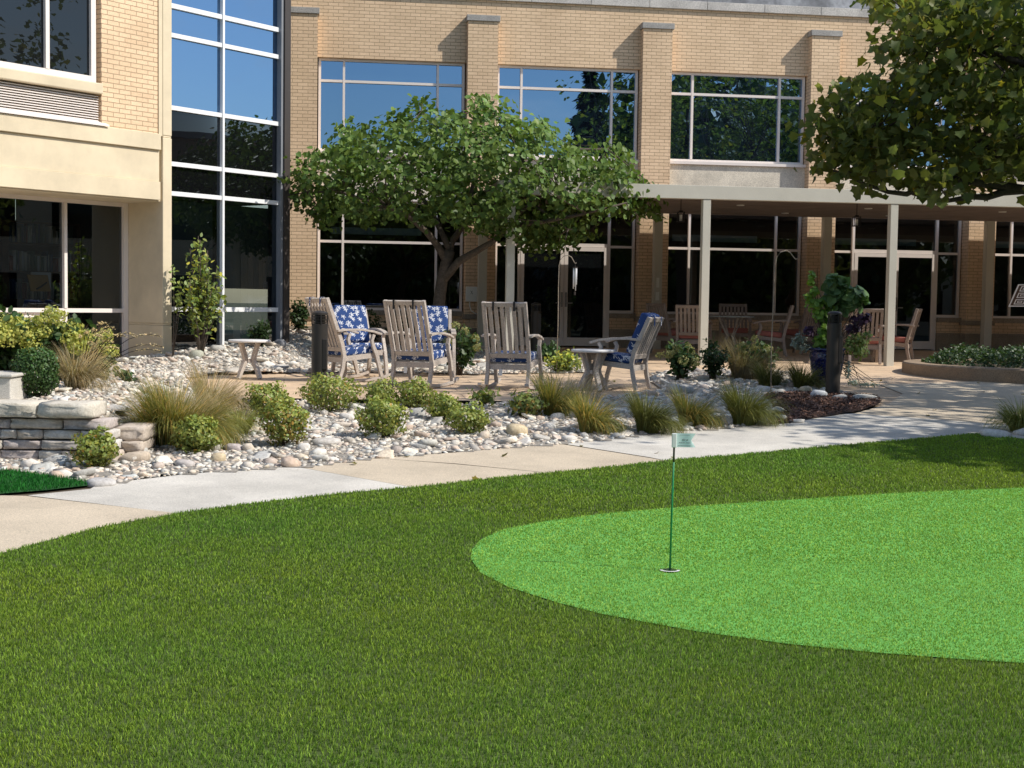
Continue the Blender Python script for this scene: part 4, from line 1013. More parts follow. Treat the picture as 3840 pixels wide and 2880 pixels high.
stem_shrub('dark shrub under the lower window behind the chairs', 1385, 1320, 150, 150, 'shrub', 24, 34, (.06,.085), cscale=.65, Y=26.6)
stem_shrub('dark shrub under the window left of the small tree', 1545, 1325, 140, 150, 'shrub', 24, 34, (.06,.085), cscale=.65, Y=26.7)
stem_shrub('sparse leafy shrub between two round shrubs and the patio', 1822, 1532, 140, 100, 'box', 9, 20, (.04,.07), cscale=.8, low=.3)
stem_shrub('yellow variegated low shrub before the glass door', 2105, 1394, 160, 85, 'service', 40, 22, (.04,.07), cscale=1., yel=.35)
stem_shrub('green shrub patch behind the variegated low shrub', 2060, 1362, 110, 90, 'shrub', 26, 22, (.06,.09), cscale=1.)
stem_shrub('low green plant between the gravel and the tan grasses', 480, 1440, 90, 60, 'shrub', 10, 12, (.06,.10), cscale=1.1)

def grass(label, px, py, wpx, hpx, n, mat='grass', lean=(0,0), group='ornamental grass clumps', fn=gz, Y=None, bend=(.8,2.6), wd=.008, cscale=1., tan=0., dark=False, name='ornamental_grass', tips=None, spread=.42, arc=None, n2=0):
    n = int(n*1.7)
    if Y is None: x, y, z = at(px, py, fn=fn)
    else: x = at_y(px, py, Y)[0]; y = Y; z = float(fn(x, y))
    k = pxm(y); rx = wpx/k/2; h = hpx/k
    o = empty(name, (x, y, z-.01), 0, label, 'ornamental grass', group)
    a = rng.uniform(0, 2*np.pi, n); rr = rx*spread*np.sqrt(rng.random(n))
    B = np.stack([rr*np.cos(a), rr*np.sin(a), 0*a], 1)
    hx, hy = np.cos(a)+lean[0], np.sin(a)+lean[1]; az = np.arctan2(hy, hx); mag = np.clip(np.hypot(hx, hy), .4, 1.5); wd = max(wd, .0065)
    Ln = (.62*h+.85*rx)*rng.uniform(.55,1.3,n); bd = rng.uniform(bend[0], bend[1], n)*mag
    C = rcol(n, .12, .35)*cscale
    if tan: r_ = rng.random(n) < tan; C[r_] = C[r_]*np.array([2.6,1.7,1.7])
    blades('blades', B, az, Ln, bd, np.full(n, wd)*rng.uniform(.6,1.3,n), C, M[mat], o)
    if n2:
        a = rng.uniform(0, 2*np.pi, n2); hx, hy = np.cos(a)*.6+lean[0], np.sin(a)*.6+lean[1]
        blades('seed_stalks', np.stack([rr[:n2]*np.cos(a), rr[:n2]*np.sin(a), 0*a], 1), np.arctan2(hy, hx), h*rng.uniform(1.1,1.8,n2), rng.uniform(.5,1.5,n2), np.full(n2, wd*.8), rcol(n2,.1,.25), M['straw'], o)
    return o
grass('large ornamental grass fading from green to tan left of the patio', 680, 1668, 330, 160, 2600, lean=(.6,0), tan=.22, wd=.004, n2=500, spread=.55, cscale=.85)
grass('green base clump of ornamental grass beside the stone wall steps', 590, 1665, 220, 180, 900, lean=(.1,0), tan=.2, wd=.005, n2=120, spread=.3)
grass('tan wispy grass patch just behind the large left grass', 800, 1560, 260, 150, 700, mat='straw', lean=(.7,0), cscale=.75, wd=.004)
grass('small bright green grass tuft left of the largest round shrub', 900, 1628, 120, 92, 700, cscale=1.15, wd=.005)
grass('first leaning grass clump behind the reddish twig shrub', 2080, 1560, 190, 130, 900, lean=(.7,0), tan=.15, cscale=.9, wd=.005, n2=60)
grass('grass clump falling over the path edge below the round side table', 2215, 1622, 190, 120, 1000, lean=(.6,-.1), tan=.22, cscale=.9, wd=.005)
grass('dark grass clump centred below the side view rocking chair', 2430, 1622, 190, 130, 1000, lean=(.55,0), cscale=.62, wd=.005)
grass('low olive grass clump leaning against a grey boulder', 2590, 1600, 190, 110, 900, lean=(.6,0), cscale=.7, tan=.15, wd=.005)
grass('upright green grass clump between gravel and mulch', 2790, 1592, 190, 140, 1100, lean=(.45,0), cscale=.75, wd=.006)
grass('dark low grass behind the boulders left of the planter', 2880, 1450, 150, 70, 500, cscale=.5, lean=(.4,0))
grass('dark low grass touching the blue planter', 3010, 1458, 150, 75, 500, cscale=.5, lean=(.5,0))
grass('pale brown wispy grass in front of the fading hydrangea', 2790, 1424, 210, 120, 900, mat='straw', lean=(.5,-.2), cscale=.5, wd=.006)
grass('thin seed heads in front of the round side table', 2130, 1510, 260, 110, 160, mat='straw', lean=(.3,0), cscale=.8, wd=.003, spread=.9)
grass('spiky green grass at the right edge of the lawn', 3825, 1618, 160, 120, 700, cscale=1., lean=(-.2,0), wd=.007, fn=lambda X, Y: g(Y))
grass('tall feather reed grass arching over the hydrangeas', 270, 1475, 220, 200, 480, mat='straw', lean=(.4,0), cscale=.95, wd=.006, bend=(.5,2.3), Y=14.0, name='feather_reed_grass')
grass('brown lower feather reed grass right of the boxwood', 285, 1520, 170, 160, 600, mat='straw', lean=(.45,-.1), cscale=.6, Y=12.8, wd=.005, name='feather_reed_grass')
# plumes of the reed grass
def plumes(label, base, ends, Y):
    o = empty('grass_plume', at_y(*base, Y), 0, label, 'grass plumes'); b0 = np.array(at_y(*base, Y))
    for ex, ey in ends:
        P_ = []; st = MB()
        e = np.array(at_y(ex, ey, Y+random.uniform(-.3,.3)))-b0; c = np.array([e[0]*.45, e[1]*.5, e[2]*1.0+.12])
        pts = [(1-t)**2*np.zeros(3)+2*t*(1-t)*c+t*t*e for t in np.linspace(0,1,9)]
        st.tube(pts, [.003]*9, 4)
        for t in np.linspace(.70,1,46):
            q_ = (2*t*(1-t)*c+t*t*e); P_.append(q_+rng.normal(0,.010,3)*(1.25-t))
        P_ = np.array(P_); n = len(P_)
        q_ = st.build('stalk', M['straw'], o); leaves('plume', P_, unit(n)+np.array([[0,-.5,.6]]), .012, .026, QUAD, rcol(n,.08,.2)*1.25, M['straw'], q_, .6)
plumes('arching pale seed plumes of the reed grass in front of the concrete pillar', (300,1500), [(432,1232),(470,1262),(505,1256),(425,1285),(400,1215),(360,1240),(445,1310),(380,1262),(330,1250),(608,1262),(610,1300),(350,1290),(410,1250),(300,1265),(605,1318)], 13.2)

# planter with mixed foliage
px_, py_, pz_ = at(3110,1452)
pl = empty('planter_pot', on((px_, py_+.2)), 0, 'cobalt blue glazed planter pot behind the path corner bollard', 'planter')
MB().lathe([(.13,0),(.16,.02),(.20,.18),(.232,.36),(.238,.44),(.225,.475),(.245,.49),(.25,.515),(.235,.52),(.21,.49),(.2,.45)], 40).build('pot', M['pot'], pl, smooth=True)
MB().lathe([(.21,.44),(.205,.46)], 24).build('soil', M['mulch'], pl)
YP = py_+.2; c28 = lambda x, y: (2880+x*s4, 900+y*s4)
def foliage_in(name, label, cat, blobs, mat, leaf, n, tmpl=OVAL, wide=1., cs=1., group=None):
    P_ = []; D = []
    b0 = np.array(at_y(*c28(*blobs[0][:2]), YP))
    for x, y, rx, ry in blobs:
        c = np.array(at_y(*c28(x, y), YP)); k = s4/pxm(YP); m = int(n*rx*ry/sum(b[2]*b[3] for b in blobs))
        d = unit(m); P_.append(c-b0+d*rng.uniform(.3,1,(m,1))*np.array([[rx*k, (rx+ry)/2*k*.8, ry*k]])); D.append(d)
    P_ = np.concatenate(P_); D = np.concatenate(D); o = empty(name, tuple(b0), 0, label, cat, group)
    leaves('foliage', P_, D+np.array([[.2,-.5,.6]]), leaf[0], leaf[1], tmpl, rcol(len(P_), .12, .35)*cs, M[mat], o, wide)
    st = MB(); root = np.array([px_, YP, float(g(YP))+.47])-b0
    for x, y, rx, ry in blobs:
        e = np.array(at_y(*c28(x, y), YP))-b0
        for q_ in range(3): st.tube([root+rng.normal(0,.03,3), (root+e)/2+rng.normal(0,.04,3), e+rng.normal(0,.05,3)], [.007,.005,.003], 5)
    st.build('stem', M['grass_stem'] if 'grass_stem' in M else M['bark'], o); return o
foliage_in('potted_plant', 'light green plant with a tall leafy spike at the left of the planter', 'potted plant', [(430,560,95,60),(350,500,45,45),(380,330,26,75),(400,440,40,60),(470,650,80,90),(500,770,80,80),(470,870,90,80),(560,600,40,50)], 'lime', (.04,.075), 620, HEART)
foliage_in('potted_plant', 'large leaved plant rising above the bollard in the planter', 'potted plant', [(550,360,55,50),(640,430,70,70),(650,370,50,30),(740,480,90,70),(700,560,120,45),(820,540,45,15),(560,480,60,60),(600,590,80,40)], 'shrub', (.10,.17), 190, HEART, cs=1.5)
foliage_in('potted_plant', 'dark purple leaved plant at the right of the planter', 'potted plant', [(790,690,90,50),(850,670,45,40),(740,760,70,45),(360,790,60,45)], 'purple', (.05,.08), 330)
foliage_in('potted_plant', 'green coleus like plant spilling over the right side of the planter', 'potted plant', [(790,860,95,60),(800,960,85,70),(720,900,60,90),(860,820,50,30)], 'service', (.04,.07), 420, cs=.8)
foliage_in('potted_plant', 'grey flowered plant spilling over the left side of the planter', 'potted plant', [(280,850,80,60),(330,930,70,50),(240,900,50,40)], 'silver', (.02,.04), 420, cs=.55)
foliage_in('trailing_plant', 'silver trailing plant reaching down to the paving right of the bollard', 'plant', [(690,1120,30,90),(740,1230,60,25),(830,1245,80,15),(920,1250,50,10)], 'silver', (.02,.035), 420)

# raised round bed at the right
bc = (8.25, 21.4); br = 2.15
rb = empty('raised_bed', (bc[0], bc[1], float(g(bc[1]))), 0, 'round raised bed with tan concrete kerb at the right', 'raised bed')
kb = MB(); ns = 72; v = []
for k in range(ns):
    a = 2*math.pi*k/ns
    for r_, z in ((br,-.15),(br,.145),(br-.02,.165),(br-.28,.165),(br-.28,-.15)): v.append((r_*math.cos(a), r_*math.sin(a), z))
kb.add(v, [(5*k+i, 5*((k+1)%ns)+i, 5*((k+1)%ns)+i+1, 5*k+i+1) for k in range(ns) for i in range(4)]).build('kerb', M['curb'], rb)
MB().lathe([(br-.28,.05),(br-.281,.10)], 48).build('soil', M['soil'], rb)
n = 9000; a = rng.uniform(0, 2*np.pi, n); r_ = (br-.30)*np.sqrt(rng.random(n)); hh = .10+.26*sst((br-.25-r_)/.35)*(.8+.3*np.sin(a*5)*np.cos(r_*6))
P_ = np.stack([r_*np.cos(a), r_*np.sin(a), .06+hh*rng.random(n)**.35], 1)
gc = empty('ground_cover', (bc[0], bc[1], float(g(bc[1]))), 0, 'dark green leafy ground cover filling the raised bed', 'ground cover')
leaves('foliage', P_, unit(n)+np.array([[0,-.2,1.3]]), .04, .075, OVAL, rcol(n,.12,.4)*.75, M['shrub'], gc)['kind'] = 'stuff'

# ------------------------------------------------------------------ ledgestone wall and boulders
def rough_block(mb, cc, x0, x1, y0, y1, z0, z1, c, jit=.012):
    nx = max(2, int((x1-x0)/.09)); ny = 2; nz = 3
    bm = bmesh.new(); bmesh.ops.create_cube(bm, size=1)
    bmesh.ops.subdivide_edges(bm, edges=bm.edges[:], cuts=3, use_grid_fill=True)
    sd = random.uniform(0, 50)
    v = []
    for q_ in bm.verts:
        x, y, z = q_.co; X = (x0+x1)/2+x*(x1-x0); Y = (y0+y1)/2+y*(y1-y0); Z = (z0+z1)/2+z*(z1-z0)
        edge = (abs(x) > .49)+(abs(y) > .49)+(abs(z) > .49)
        sh = .004 if edge >= 2 else 0
        X -= math.copysign(sh, x)*(abs(x) > .49); Z -= math.copysign(sh*.7, z)*(abs(z) > .49); Y -= math.copysign(sh, y)*(abs(y) > .49)
        Y += jit*1.3*math.sin(X*23+sd)*math.cos(Z*40+sd)+random.uniform(-jit, jit)*1.3; X += random.uniform(-jit, jit)*.5; Z += random.uniform(-jit, jit)*.3
        v.append((X, Y, Z))
    f = [tuple(w_.index for w_ in q_.verts) for q_ in bm.faces]; bm.verts.ensure_lookup_table(); bm.free()
    mb.add(v, f); cc += [c]*len(v)
sw = empty('stone_wall', (0,0,0), 0, 'low dry stacked ledgestone wall with stepped right end', 'stone wall')
wx, wy, wz = at(340, 1748); Yw = 11.25
def X_at(px): return at_y(px, 1600, Yw)[0]
sw.location = (X_at(355), Yw, -.46)
def Zof(py, px=200): return at_y(px, py, Yw)[2]+.46
rows = [(1508,1568,[-420,-160,146,355],'cap'),(1570,1611,[-420,-250,-40,38,232,402],''),(1611,1649,[-420,-60,0,60,158,300,422],''),(1650,1688,[-420,-150,10,153,320,430],''),(1688,1728,[-420,-120,0,143,228,330,440],''),(1728,1772,[-420,-200,36,150,290,330],'')]
mb = MB(); cc = []; cap = MB(); ccp = []
PALW = [(.60,.57,.52),(.52,.47,.42),(.56,.50,.43),(.62,.60,.57),(.50,.44,.41),(.58,.50,.42)]
for y0, y1, xs, kd in rows:
    for a, b in zip(xs[:-1], xs[1:]):
        z1 = Zof(y0)-.006; z0 = Zof(y1)+.002; off = -.05 if kd else random.uniform(-.012,.015)
        c = random.choice(PALW); X0_, X1_ = X_at(a)-sw.location.x+.005, X_at(b)-sw.location.x-.005
        if kd: rough_block(cap, ccp, X0_, X1_, off, .36, z0, z1, (.66,.61,.52) if a != 0 else (.66,.56,.40))
        else: rough_block(mb, cc, X0_, X1_, off, .34, z0, z1, c)
for a, b, y0, y1, dy in ((392,508,1608,1662,.25),(420,505,1662,1700,.2)):
    rough_block(mb, cc, X_at(a)-sw.location.x, X_at(b)-sw.location.x, dy, dy+.5, Zof(y1), Zof(y0), random.choice(PALW))
def to_obj(m_, cc_, name):
    fl_ = np.concatenate([np.array(q_) for q_ in m_.f]); return arr_mesh(name, np.array(m_.v), np.array([len(q_) for q_ in m_.f]), fl_, M['stone'], sw, np.array(cc_)*.97)
to_obj(mb, cc, 'stone_courses'); to_obj(cap, ccp, 'cap_stones')
x, y, z = at(5, 1516, fn=gz)
pb = empty('concrete_planter', (x-.35, y+.3, z-.02), 0, 'corner of a pale concrete planter left of the boxwood', 'planter')
MB().box(-.4,.41,-.25,.25,-.1,.24).box(-.42,.43,-.27,.27,.242,.27).build('box', M['slabwhite'], pb, bevel=.01)

def boulder(label, px, py, wpx, hgt=.5, c=(.5,.47,.42), fn=gz, dep=.8):
    x, y, z = at(px, py, fn=fn); k = pxm(y); w = wpx/k/2
    v, f = ICO2; sd = random.uniform(0, 30); v = v.copy()
    v *= (1+.15*np.sin(v[:,0:1]*2.3+sd)*np.cos(v[:,1:2]*2.9+sd)+.10*np.sin(v[:,2:3]*4.1+v[:,0:1]*2+sd))
    v = np.clip(v, [-.85,-.85,-.8],[.88,.88,.78])*np.array([[w*1.12, w*dep*1.1, w*hgt*1.25]])
    o = arr_mesh('boulder', v, np.full(len(f), 3), np.array(f).ravel(), M['stone'], None, np.tile(np.array(c), (len(v),1))*rng.uniform(.94,1.06,(len(v),1)), smooth=True)
    o.location = (x, y+w*dep*.5, z+w*hgt*.45); o.rotation_euler = (random.uniform(-.15,.15), random.uniform(-.12,.12), random.uniform(-.4,.4))
    tag(o, label, 'boulder', 'boulders in the gravel beds'); return o
TAN = (.62,.51,.34); GR = (.46,.45,.42); WH = (.66,.63,.58); DK = (.30,.30,.31)
for b in [
 ('blocky yellow tan boulder right of the last front round shrub',1936,1632,86,.65,TAN),
 ('pale pointed boulder below the first leaning grass clump',2152,1568,38,.9,WH),
 ('smooth white rock above the tan boulder',2090,1572,54,.6,WH),
 ('cream cobble at the path edge below the yellow tan boulder',2134,1655,62,.5,WH),
 ('grey flat boulder right of the stone wall steps',505,1702,92,.45,GR),
 ('long brown flat boulder in front of the wall steps',497,1728,122,.35,(.55,.46,.36)),
 ('big pale slab rock at the tip of the side lawn',372,1822,112,.32,(.52,.50,.48)),
 ('white oval rock below the stone wall',180,1716,60,.5,WH),
 ('long grey rock at the foot of the stone wall left of the first round shrub',205,1742,104,.35,GR),
 ('yellow tan block below the second round shrub',815,1730,60,.7,TAN),
 ('pinkish grey boulder right of the second round shrub',872,1690,72,.5,(.50,.44,.42)),
 ('upright white rock between the second and the largest round shrub',806,1688,48,.9,WH),
 ('flat mottled rock below the second round shrub',690,1748,80,.4,(.52,.48,.45)),
 ('broad flat pale rock right of the largest round shrub',1215,1668,120,.28,(.58,.55,.51)),
 ('rounded white rock at the right foot of the largest round shrub',1136,1688,52,.7,WH),
 ('flat pale rock under the wide round shrub',1298,1572,60,.5,WH),
 ('jagged grey rock behind the gap of the front round shrubs',1562,1566,62,.8,GR),
 ('long flat grey rock below the round shrub nearest the path',1578,1680,80,.35,GR),
 ('wide grey boulder right of the side view rocking chair',2552,1478,112,.45,GR),
 ('small pinkish rock right of the wide grey boulder',2640,1462,36,.8,(.62,.52,.45)),
 ('blue grey boulder at the path edge left of the upright grass',2722,1598,56,.9,DK),
 ('grey rounded rock at the left tip of the mulch',2912,1552,56,.6,GR),
 ('oval grey rock at the lower mulch edge',2928,1576,58,.5,GR),
 ('flat white rock between mulch and path',2988,1584,62,.25,WH),
 ('pale rock leftmost behind the mulch',2862,1472,66,.5,WH),
 ('mottled rock second from the left behind the mulch',2920,1480,56,.5,GR),
 ('yellow rounded rock behind the mulch',3022,1476,54,.7,TAN),
 ('large blue white rock in front of the planter',3072,1492,66,.6,(.56,.58,.60)),
 ('pale rock at the foot of the path corner bollard',3150,1500,60,.45,WH),
 ('long flat rock at the right tip of the mulch',3246,1502,104,.28,GR),
 ('brown rock below the dark low grass',2968,1456,44,.7,(.36,.28,.22)),
 ('greenish boulder below the serviceberry bush',734,1344,54,.8,(.42,.42,.34)),
 ('flat pale boulder right of the serviceberry stems',812,1316,60,.5,GR),
 ('dark rock at the corner post of the glass bay',1050,1296,46,.7,DK),
 ('broad flat slab rock right of the boxwood',418,1536,150,.14,(.55,.52,.48)),
 ]: boulder(*b)
gf = lambda X, Y: g(Y)
boulder('long pale rock under the spiky grass at the right lawn edge', 3740, 1642, 120, .35, WH, gf)
boulder('white rock at the right edge beside the spiky grass', 3850, 1632, 90, .4, WH, gf)

n = 45; x = rng.uniform(-3,7,n*3); y = rng.uniform(9,21,n*3); ok = ~inpoly(x, y, lawn_xy) & ~inpoly(x, y, gravel_xy); x, y = x[ok][:n], y[ok][:n]; n = len(x)
o = scatter('fallen_leaves', MAPLE[0], MAPLE[1], frames(np.stack([rng.normal(0,.3,n), rng.normal(0,.3,n), np.ones(n)], 1)), np.stack([x, y, g(y)+.008], 1), rng.uniform(.03,.07,n), np.array([(2.6,1.2,.6)])*rcol(n,.15,.4), M['shrub'])
tag(o, 'few small brown fallen leaves on the paving', 'fallen leaves', kind='stuff')
# ------------------------------------------------------------------ trees
def tree_leaves(tips, per, rad, smin, smax, tmpl, mat, parent, o0, center, hang=.5, cs=1., zlo=None, zhi=None, yel=0., wide=1.):
    tips = np.asarray(tips); n = len(tips)*per
    P_ = np.repeat(tips, per, 0)+rng.normal(0, 1, (n, 3))*np.array([[rad, rad, rad*.6]])
    d = P_-center; d /= np.linalg.norm(d, axis=1, keepdims=True)+1e-6
    nr = d*.6+unit(n)*.75+np.array([[.1,-.1,hang]])
    cl = np.repeat(rng.uniform(.75,1.2,(len(tips),1)), per, 0)
    C = rcol(n, .12, .25)*cl*cs
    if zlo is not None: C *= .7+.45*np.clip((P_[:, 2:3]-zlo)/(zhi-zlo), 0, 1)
    if yel: r_ = rng.random(n) < yel; C[r_] = C[r_]*np.array([2.1,1.5,.8])
    return leaves('crown', P_-np.array(o0), nr, smin, smax, tmpl, C, M[mat], parent, wide)
# small redbud behind the chairs
YR = 23.2
RB = [(x*K2, y*K2) for x, y in [(608,418),(650,345),(700,325),(738,300),(745,268),(800,288),(835,262),(860,250),(880,228),(905,213),(925,235),(950,245),(1000,255),(1020,228),(1045,218),(1090,235),(1115,262),(1150,262),(1200,285),(1240,305),(1270,330),(1300,325),(1330,310),(1352,345),(1385,355),(1398,395),(1422,460),(1402,482),(1350,462),(1300,470),(1290,500),(1230,525),(1160,540),(1100,520),(1085,492),(1040,500),(1000,482),(950,472),(880,478),(830,458),(780,478),(740,470),(690,495),(676,450),(625,432)]]
bx, by_, bz = at_y(1638, 1330, YR); b0 = (bx, by_, float(gz(bx, by_))-.02)
rt = empty('redbud_tree', b0, 0, 'small spreading tree with heart shaped leaves behind the rocking chairs', 'tree')
def PP(pts, dy=None): return [np.array(at_y(x, y, YR+(dy[i] if dy else 0)))-np.array(b0) for i, (x, y) in enumerate(pts)]
tk = MB()
tk.tube([(0,0,-.1)]+PP([(1640,1210),(1648,1120),(1658,1050),(1672,990),(1688,940)]), [.135,.11,.10,.095,.09,.085], 12)
tk.build('trunk', M['bark'], rt, smooth=True)
br = MB(); ends = []
def limb(pts, dy, r0, r1):
    p = PP(pts, dy); br.tube(p, list(np.linspace(r0, r1, len(p))), 8); ends.extend(p[1:])
limb([(1680,985),(1640,920),(1600,870),(1530,810),(1450,770)], [0,0,-.2,-.5,-.8], .075, .03)
limb([(1688,945),(1700,900),(1740,840),(1760,760),(1780,660),(1800,560)], [0,0,.1,.2,.3,.3], .07, .02)
limb([(1688,945),(1660,880),(1620,800),(1560,700),(1500,600)], [0,.1,.3,.6,.8], .06, .02)
limb([(1655,1060),(1720,980),(1790,940),(1850,905),(1900,850),(1990,760),(2090,700)], [0,-.1,-.2,-.3,-.4,-.6,-.8], .075, .02)
limb([(1740,840),(1830,780),(1930,700),(2040,640),(2200,640)], [.1,0,-.2,-.4,-.5], .05, .015)
limb([(1530,810),(1400,760),(1280,720),(1150,720)], [-.5,-.5,-.4,-.3], .035, .012)
limb([(1560,700),(1440,620),(1360,560),(1330,500)], [.6,.6,.6,.5], .03, .01)
limb([(1780,660),(1720,560),(1640,480),(1580,420)], [.3,.2,0,-.2], .03, .01)
limb([(1900,850),(2050,830),(2200,800),(2350,760)], [-.4,-.9,-1.2,-1.2], .04, .012)
limb([(1990,760),(2130,860),(2120,900)], [-.6,-1.,-1.2], .025, .01)
limb([(1930,700),(1960,600),(1900,480),(1860,420)], [-.2,0,.2,.3], .03, .01)
limb([(2040,640),(2150,560),(2280,560),(2380,640)], [-.4,-.2,.1,.2], .03, .01)
tips = []
cxp, cyp = 1760., 660.
while len(tips) < 730:
    x = random.uniform(1050, 2470); y = random.uniform(365, 940)
    if not inpoly(np.array([x]), np.array([y]), RB)[0]: continue
    e = ((x-cxp)/720.)**2+((y-cyp)/300.)**2; dm = 2.3*math.sqrt(max(.06, 1-e))
    tips.append(np.array(at_y(x, y, YR+random.uniform(-dm, dm))))
tips = np.array(tips)
E_ = np.array(ends)+np.array(b0)
for t in tips[::5]:
    e = E_[np.argmin(np.linalg.norm(E_-t, axis=1))]; br.tube([e-b0, (e+t)/2-b0+rng.normal(0,.05,3), t-b0], [.012,.008,.003], 5)
br.build('branches', M['bark'], rt, smooth=True)
ctr = np.array(at_y(1760, 720, YR))
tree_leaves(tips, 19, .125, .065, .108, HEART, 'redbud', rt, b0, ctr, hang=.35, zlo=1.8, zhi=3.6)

# maple reaching in from the right
YM = 15.
MP = [(2240+.7233*x, .7233*y) for x, y in [(1330,-60),(1400,5),(1470,20),(1510,60),(1540,150),(1530,235),(1440,285),(1455,330),(1540,318),(1600,385),(1570,440),(1500,445),(1440,430),(1400,490),(1310,425),(1270,470),(1190,475),(1190,515),(1110,590),(1098,640),(1130,700),(1100,760),(1160,830),(1190,905),(1300,925),(1400,960),(1440,990),(1540,965),(1640,1005),(1700,960),(1750,1015),(1900,975),(2212,945),(2400,940),(2400,-60)]]
mb0 = (9.2, 16.2, float(g(16.2))-.05)
mt = empty('maple_tree', mb0, 0, 'large maple with lobed leaves reaching in from the upper right', 'tree')
MB().tube([(0,0,-.1),(.02,0,.8),(-.05,.05,2.0),(-.15,0,3.2),(-.1,.1,5.0),(0,.1,7.2)], [.26,.22,.20,.18,.12,.05], 14).build('trunk', M['barkdark'], mt, smooth=True)
tips = []
while len(tips) < 540:
    x = random.uniform(3020, 3960); y = random.uniform(-40, 740)
    if not inpoly(np.array([x]), np.array([y]), MP)[0]: continue
    d = min(1., (x-3020)/420.); tips.append(np.array(at_y(x, y, YM+random.uniform(-1.2, 1.2)*(.35+.65*d))))
vis = len(tips); C0 = np.array([10.0, 15.2, 6.2])
while len(tips) < vis+430:
    d = unit(1)[0]; p = C0+d*np.array([4.6,4.6,4.2])*random.uniform(.3,1)
    u, v = project(p); 
    if p[2] < 2.2: continue
    if -300 < u < 3900 and v > -90:
        if u < 3480 or v > 560: continue
        if not inpoly(np.array([float(u)]), np.array([float(v)]), MP)[0]: continue
    tips.append(p)
tips = np.array(tips)
br = MB(); lim = [(0,0,2.2),(0,0,3.2),(0,0,4.2),(0,0,5.5)]
mains = []
for ang, z0, ln, up in ((2.9,3.1,4.4,.2),(3.25,3.3,4.2,.25),(3.7,3.0,3.6,.3),(2.5,3.,4.6,.5),(3.3,3.6,4.4,.6),(1.2,3.,4,.5),(0.,3.2,4.2,.4),(-1.2,3.1,4.,.4),(3.1,4.6,3.6,.9),(4.4,2.8,4,.3),(.8,4.5,3,1)):
    p = [np.array([math.cos(ang+.08*math.sin(i*1.7+ang*3))*ln*t, math.sin(ang+.1*math.sin(i+ang))*ln*t, z0+up*ln*t*.5+.18*math.sin(i*1.9+ang*5)]) for i, t in enumerate(np.linspace(0,1,8))]
    br.tube(p, list(np.linspace(.10,.015,8)), 8); mains += p[2:]
# the long low branches seen under the crown
for pts in ([(4050,700),(3840,712),(3760,720),(3700,740),(3640,738),(3560,752),(3490,748),(3420,728)],[(3840,712),(3700,690),(3600,672),(3480,690),(3400,728),(3330,720),(3240,690),(3200,650)],[(4050,640),(3840,600),(3650,560),(3450,560),(3250,520),(3120,500)],[(4050,300),(3840,240),(3650,180),(3500,120)]):
    p = [np.array(at_y(x, y, YM+.1*math.sin(x*.01)))-np.array(mb0) for x, y in pts]; br.tube(p, list(np.linspace(.055,.012,len(p))), 7); mains += p
E_ = np.array(mains)+np.array(mb0)
for t in tips[::4]:
    e = E_[np.argmin(np.linalg.norm(E_-t, axis=1))]; br.tube([e-mb0, (e+t)/2-mb0+rng.normal(0,.08,3), t-mb0], [.014,.009,.004], 5)
br.build('branches', M['barkdark'], mt, smooth=True)
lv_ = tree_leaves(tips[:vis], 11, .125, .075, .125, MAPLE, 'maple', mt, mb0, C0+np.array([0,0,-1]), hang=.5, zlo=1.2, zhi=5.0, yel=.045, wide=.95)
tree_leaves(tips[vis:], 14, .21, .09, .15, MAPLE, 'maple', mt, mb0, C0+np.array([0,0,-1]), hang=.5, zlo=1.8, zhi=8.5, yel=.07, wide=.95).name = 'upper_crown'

# further trees outside the frame: they shade the terrace and stand in the window reflections
def crown_tree(label, loc, rx, rz_, zc, ntips, per, rad, leaf, mat, tmpl=MAPLE, h=None, name='shade_tree', keepout=True):
    o = empty(name, loc, 0, label, 'tree', 'trees around the courtyard outside the frame')
    T = []
    while len(T) < ntips:
        d = unit(1)[0]; p = np.array([loc[0], loc[1], loc[2]+zc])+d*np.array([rx, rx, rz_])*random.uniform(.45,1)
        if keepout:
            u, v = project(p)
            if p[1] > 0 and -400 < u < 4200 and v > -250: continue
        T.append(p)
    T = np.array(T); tree_leaves(T, per, rad, leaf[0], leaf[1], tmpl, mat, o, loc, np.array([loc[0],loc[1],loc[2]+zc-1]), zlo=loc[2]+zc-rz_, zhi=loc[2]+zc+rz_)
    MB().tube([(0,0,-.1),(.05,0,zc*.5),(0,.05,zc),(0,0,zc+rz_*.6)], [.22,.18,.12,.04], 10).build('trunk', M['barkdark'], o, smooth=True)
    return o
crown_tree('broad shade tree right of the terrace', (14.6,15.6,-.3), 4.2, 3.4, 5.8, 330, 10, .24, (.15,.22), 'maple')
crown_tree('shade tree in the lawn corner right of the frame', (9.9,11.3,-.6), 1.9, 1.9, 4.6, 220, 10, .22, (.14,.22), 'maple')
# conifer mirrored in the second upper window
cz = (16.2,-12,-.8); co = empty('conifer_tree', cz, 0, 'tall dark conifer behind the camera on the right', 'tree')
n = 9000; t = rng.random(n)**.8; hh = 1.+13.*t; rr = 3.6*(1-t)**.85*(.75+.35*np.sin(hh*5.2))*np.sqrt(rng.uniform(.25,1,n)); a = rng.uniform(0, 2*np.pi, n)
P_ = np.stack([rr*np.cos(a), rr*np.sin(a), hh-rr*.25], 1)
leaves('crown', P_, np.stack([np.cos(a), np.sin(a), 1.2+0*a], 1)+unit(n)*.6, .3, .55, QUAD, rcol(n,.1,.4), M['conifer'], co, .7)
MB().tube([(0,0,-.1),(0,0,13.8)], [.25,.03], 8).build('trunk', M['barkdark'], co)
